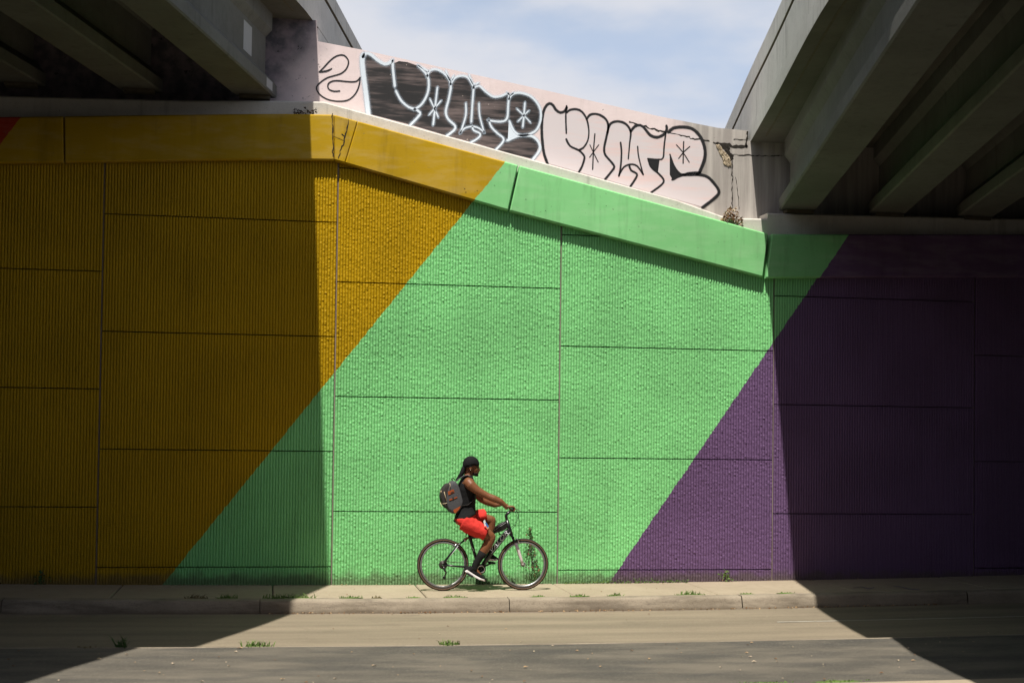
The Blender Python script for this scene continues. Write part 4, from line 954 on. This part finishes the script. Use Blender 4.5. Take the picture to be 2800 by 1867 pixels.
jt(1130, 40, .035, 30, 'flat grass wisp behind the kerb left of the rear wheel')
jt(1245, 75, .05, 70, 'grass tuft behind the kerb below the rear wheel')
jt(1470, 45, .045, 40, 'grass tuft behind the kerb below the front wheel')
jt(1585, 60, .06, 50, 'grass tuft behind the kerb just right of the front wheel')
jt(1682, 46, .075, 55, 'dense round grass tuft behind the kerb below the green wall')
jt(1890, 95, .09, 100, 'tall leafy weed clump behind the kerb below the purple wall')
jt(2050, 50, .04, 30, 'thin grass wisp behind the kerb right of the leafy clump')
jt(2160, 60, .035, 34, 'flat grass wisp behind the kerb at the right shadow edge')
GM = 'weeds at the edge of the median'
def mt(x, wpx, h, n, label, mat=ML1): 
    y = 1767-(0 if x < 1300 else 0); p = gp(x, 1766 if x < 700 else 1764, 0); p.y = -5.40; tuft('median_weed', label, p, wpx/250, h, n, mat, GM, flat=.4)
mt(336, 34, .17, 50, 'upright dark weed on the median edge in the left shadow', ML2)
mt(705, 85, .10, 120, 'spreading pale green grass clump on the far median edge', ML1)
mt(1228, 60, .09, 110, 'rounded green grass tuft on the far median edge below the bicycle', ML1)
mt(240, 46, .04, 36, 'flat dry grass on the median edge near the left border', ML3)
for x, lab in ((2080, 'grass patch at the bottom edge of the median, left of two'), (2300, 'grass patch at the bottom edge of the median, right of two')):
    p = gp(x, 1863, 0); p.y = -7.74; tuft('median_weed', lab, p, .6, .035, 110, ML1, 'weeds on the near median edge', flat=.6)
def leaf(m, c, s, M3=None, curl=.3):
    u = Vector((random.gauss(0, 1), random.gauss(0, 1), random.gauss(0, .5))).normalized() if M3 is None else M3[0]
    v = Vector((random.gauss(0, 1), random.gauss(0, 1), random.gauss(0, 1))) if M3 is None else M3[1]
    v = (v-u*v.dot(u)).normalized(); n = u.cross(v); b = len(m.v)
    m.v += [tuple(c-u*s), tuple(c-v*s*.55+n*s*curl), tuple(c+u*s), tuple(c+v*s*.55+n*s*curl), tuple(c)]
    m.f += [(b, b+1, b+4), (b+1, b+2, b+4), (b+2, b+3, b+4), (b+3, b, b+4)]; m.sm += [False]*4
def creeper(name, label, spine, spread, n, size, mat, dry=0, stemmat=None):
    root = empty(name, tuple(at(spine[0][0], spine[0][1], -.02))); tag(root, label, 'plant')
    P = [at(x, y, -.035) for x, y in spine]; m = MB(); m.tube(P, .004, 5); m.build('stem', ML3, root)
    ms = [MB(), MB()]
    for k in range(n):
        t = random.random()**1.3*(len(P)-1); i = min(int(t), len(P)-2); q = P[i].lerp(P[i+1], t-i); w_ = spread*(1-.75*t/(len(P)-1))
        c = q+Vector((random.gauss(0, w_), -abs(random.gauss(.0, .03)), random.gauss(0, w_*.6)))
        u = Vector((random.gauss(0, 1), random.gauss(0, .5), random.gauss(-.3, 1))).normalized(); v = Vector((random.gauss(0, 1), -.2, random.gauss(0, 1)))
        leaf(ms[1 if random.random() < dry else 0], c, size*random.uniform(.6, 1.3), (u, v), .25)
    ms[0].build('leaves', mat, root, False)
    if ms[1].v: ms[1].build('dry_leaves', DRY[1], root, False)
    return root
creeper('wall_creeper', 'dark green creeper growing up the green wall behind the front wheel', [(1463, 1593), (1460, 1560), (1455, 1530), (1450, 1500), (1449, 1470), (1448, 1445)], .062, 190, .020, ML2, .15)
creeper('wall_weed', 'leafy green weed at the foot of the purple wall', [(1985, 1587), (1984, 1575), (1982, 1560)], .075, 46, .020, ML1, .1)
creeper('wall_weed', 'dark weed at the foot of the mustard wall near the left border', [(112, 1595), (114, 1578), (116, 1560)], .06, 40, .022, ML2, .1)
creeper('wall_weed', 'small seedling at the foot of the green wall by the front wheel', [(1378, 1594), (1380, 1585), (1384, 1572)], .045, 22, .016, ML1, .3)
m = MB()
for k in range(420):
    X = random.uniform(3.95, 5.7); m2 = random.uniform(.008, .018); leaf(m, Vector((X, -.03-abs(random.gauss(0, .02)), g(X)+abs(random.gauss(0, .022)))), m2)
tag(m.build('ground_cover', ML1, None, False), 'low weeds along the foot of the green wall right of the bicycle', 'weeds', kind='stuff')
# dry leaf heap in the corner of the ledge, rusty litter on the left ledge
hp = at(2000, 596, -.04); hp.z = interp(ctop, hp.x)+.005
lp = empty('leaf_pile', tuple(hp)); tag(lp, 'heap of dry brown leaves caught on the coping below the lower bridge', 'leaf pile')
ms = [MB(), MB(), MB()]
for k in range(190):
    u = random.uniform(-1, 1); hgt = .23*(1-u*u)*random.random()**.7; c = Vector((hp.x+u*.15+.01, -.03+random.uniform(-.09, .08), interp(ctop, hp.x+u*.15)+.012+hgt)); leaf(random.choice((ms[0], ms[1], ms[1], ms[2])), c, random.uniform(.012, .034), None, .5)
for a, b in zip(ms, DRY): a.build('dry_leaves', b, lp, False)
m = MB()
for k in range(16):
    a = random.uniform(0, 6.28); p = hp+Vector((random.gauss(0, .06), -.05, .06)); m.tube([p, p+Vector((random.gauss(0, .08), random.gauss(0, .03), random.uniform(0, .11)))], .0022, 4)
m.build('twigs', DRY[1], lp)
hp = at(835, 300, -.02); hp.z = interp(ctop, hp.x)
lp2 = empty('rust_litter', tuple(hp)); tag(lp2, 'dark rusty litter lying on the coping below the higher bridge', 'litter')
ms = [MB(), MB()]
for k in range(120):
    u = random.uniform(-1, 1); cl = .05+.05*max(0, math.cos(u*7)); c = Vector((hp.x+u*.15, -.03+random.uniform(-.06, .05), interp(ctop, hp.x+u*.15)+.006+cl*random.random())); leaf(ms[k % 2], c, random.uniform(.008, .022), None, .6)
ms[0].build('rusty_scraps', plain('rust_brown', (.06, .028, .018), .9, var=.4), lp2, False); ms[1].build('dark_scraps', plain('burnt_black', (.018, .013, .012), .9, var=.4), lp2, False)
# fallen leaves on the median, gutter debris
ms = [MB(), MB(), MB()]
for k in range(150):
    X = random.uniform(-4, 9); Y = -5.5-2.2*random.random(); leaf(ms[k % 3], Vector((X, Y, g(X)+.010)), random.uniform(.008, .024), (Vector((math.cos(k), math.sin(k), .05)), Vector((-math.sin(k), math.cos(k), .1))), .3)
for k in range(520):
    X = random.uniform(0, 8.5); dens = .5+.5*noise.noise(Vector((X*1.3, 0, 0)))
    if random.random() > dens*1.2: continue
    leaf(ms[k % 2], Vector((X, -1.765-abs(random.gauss(0, .03)), g(X)-.15+random.uniform(0, .012))), random.uniform(.006, .02), None, .3)
for k in range(90):
    X = random.uniform(-3.4, 9); leaf(ms[k % 2], Vector((X, random.choice((-.04, -.06, random.uniform(-1.4, -.1))), g(X)+.008)), random.uniform(.008, .02), (Vector((math.cos(k), math.sin(k), .05)), Vector((-math.sin(k), math.cos(k), .1))), .3)
for k in range(40):
    X = random.uniform(-3, 9); leaf(ms[k % 3], Vector((X, random.uniform(-5.2, -1.9), g(X)-.149)), random.uniform(.008, .018), (Vector((math.cos(k), math.sin(k), .05)), Vector((-math.sin(k), math.cos(k), .1))), .3)
for a, b, nm in zip(ms, DRY, ('tan', 'brown', 'pale')): tag(a.build('fallen_leaves', b, None, False), 'scattered %s dry leaves on the median, gutter and sidewalk' % nm, 'leaves', kind='stuff')
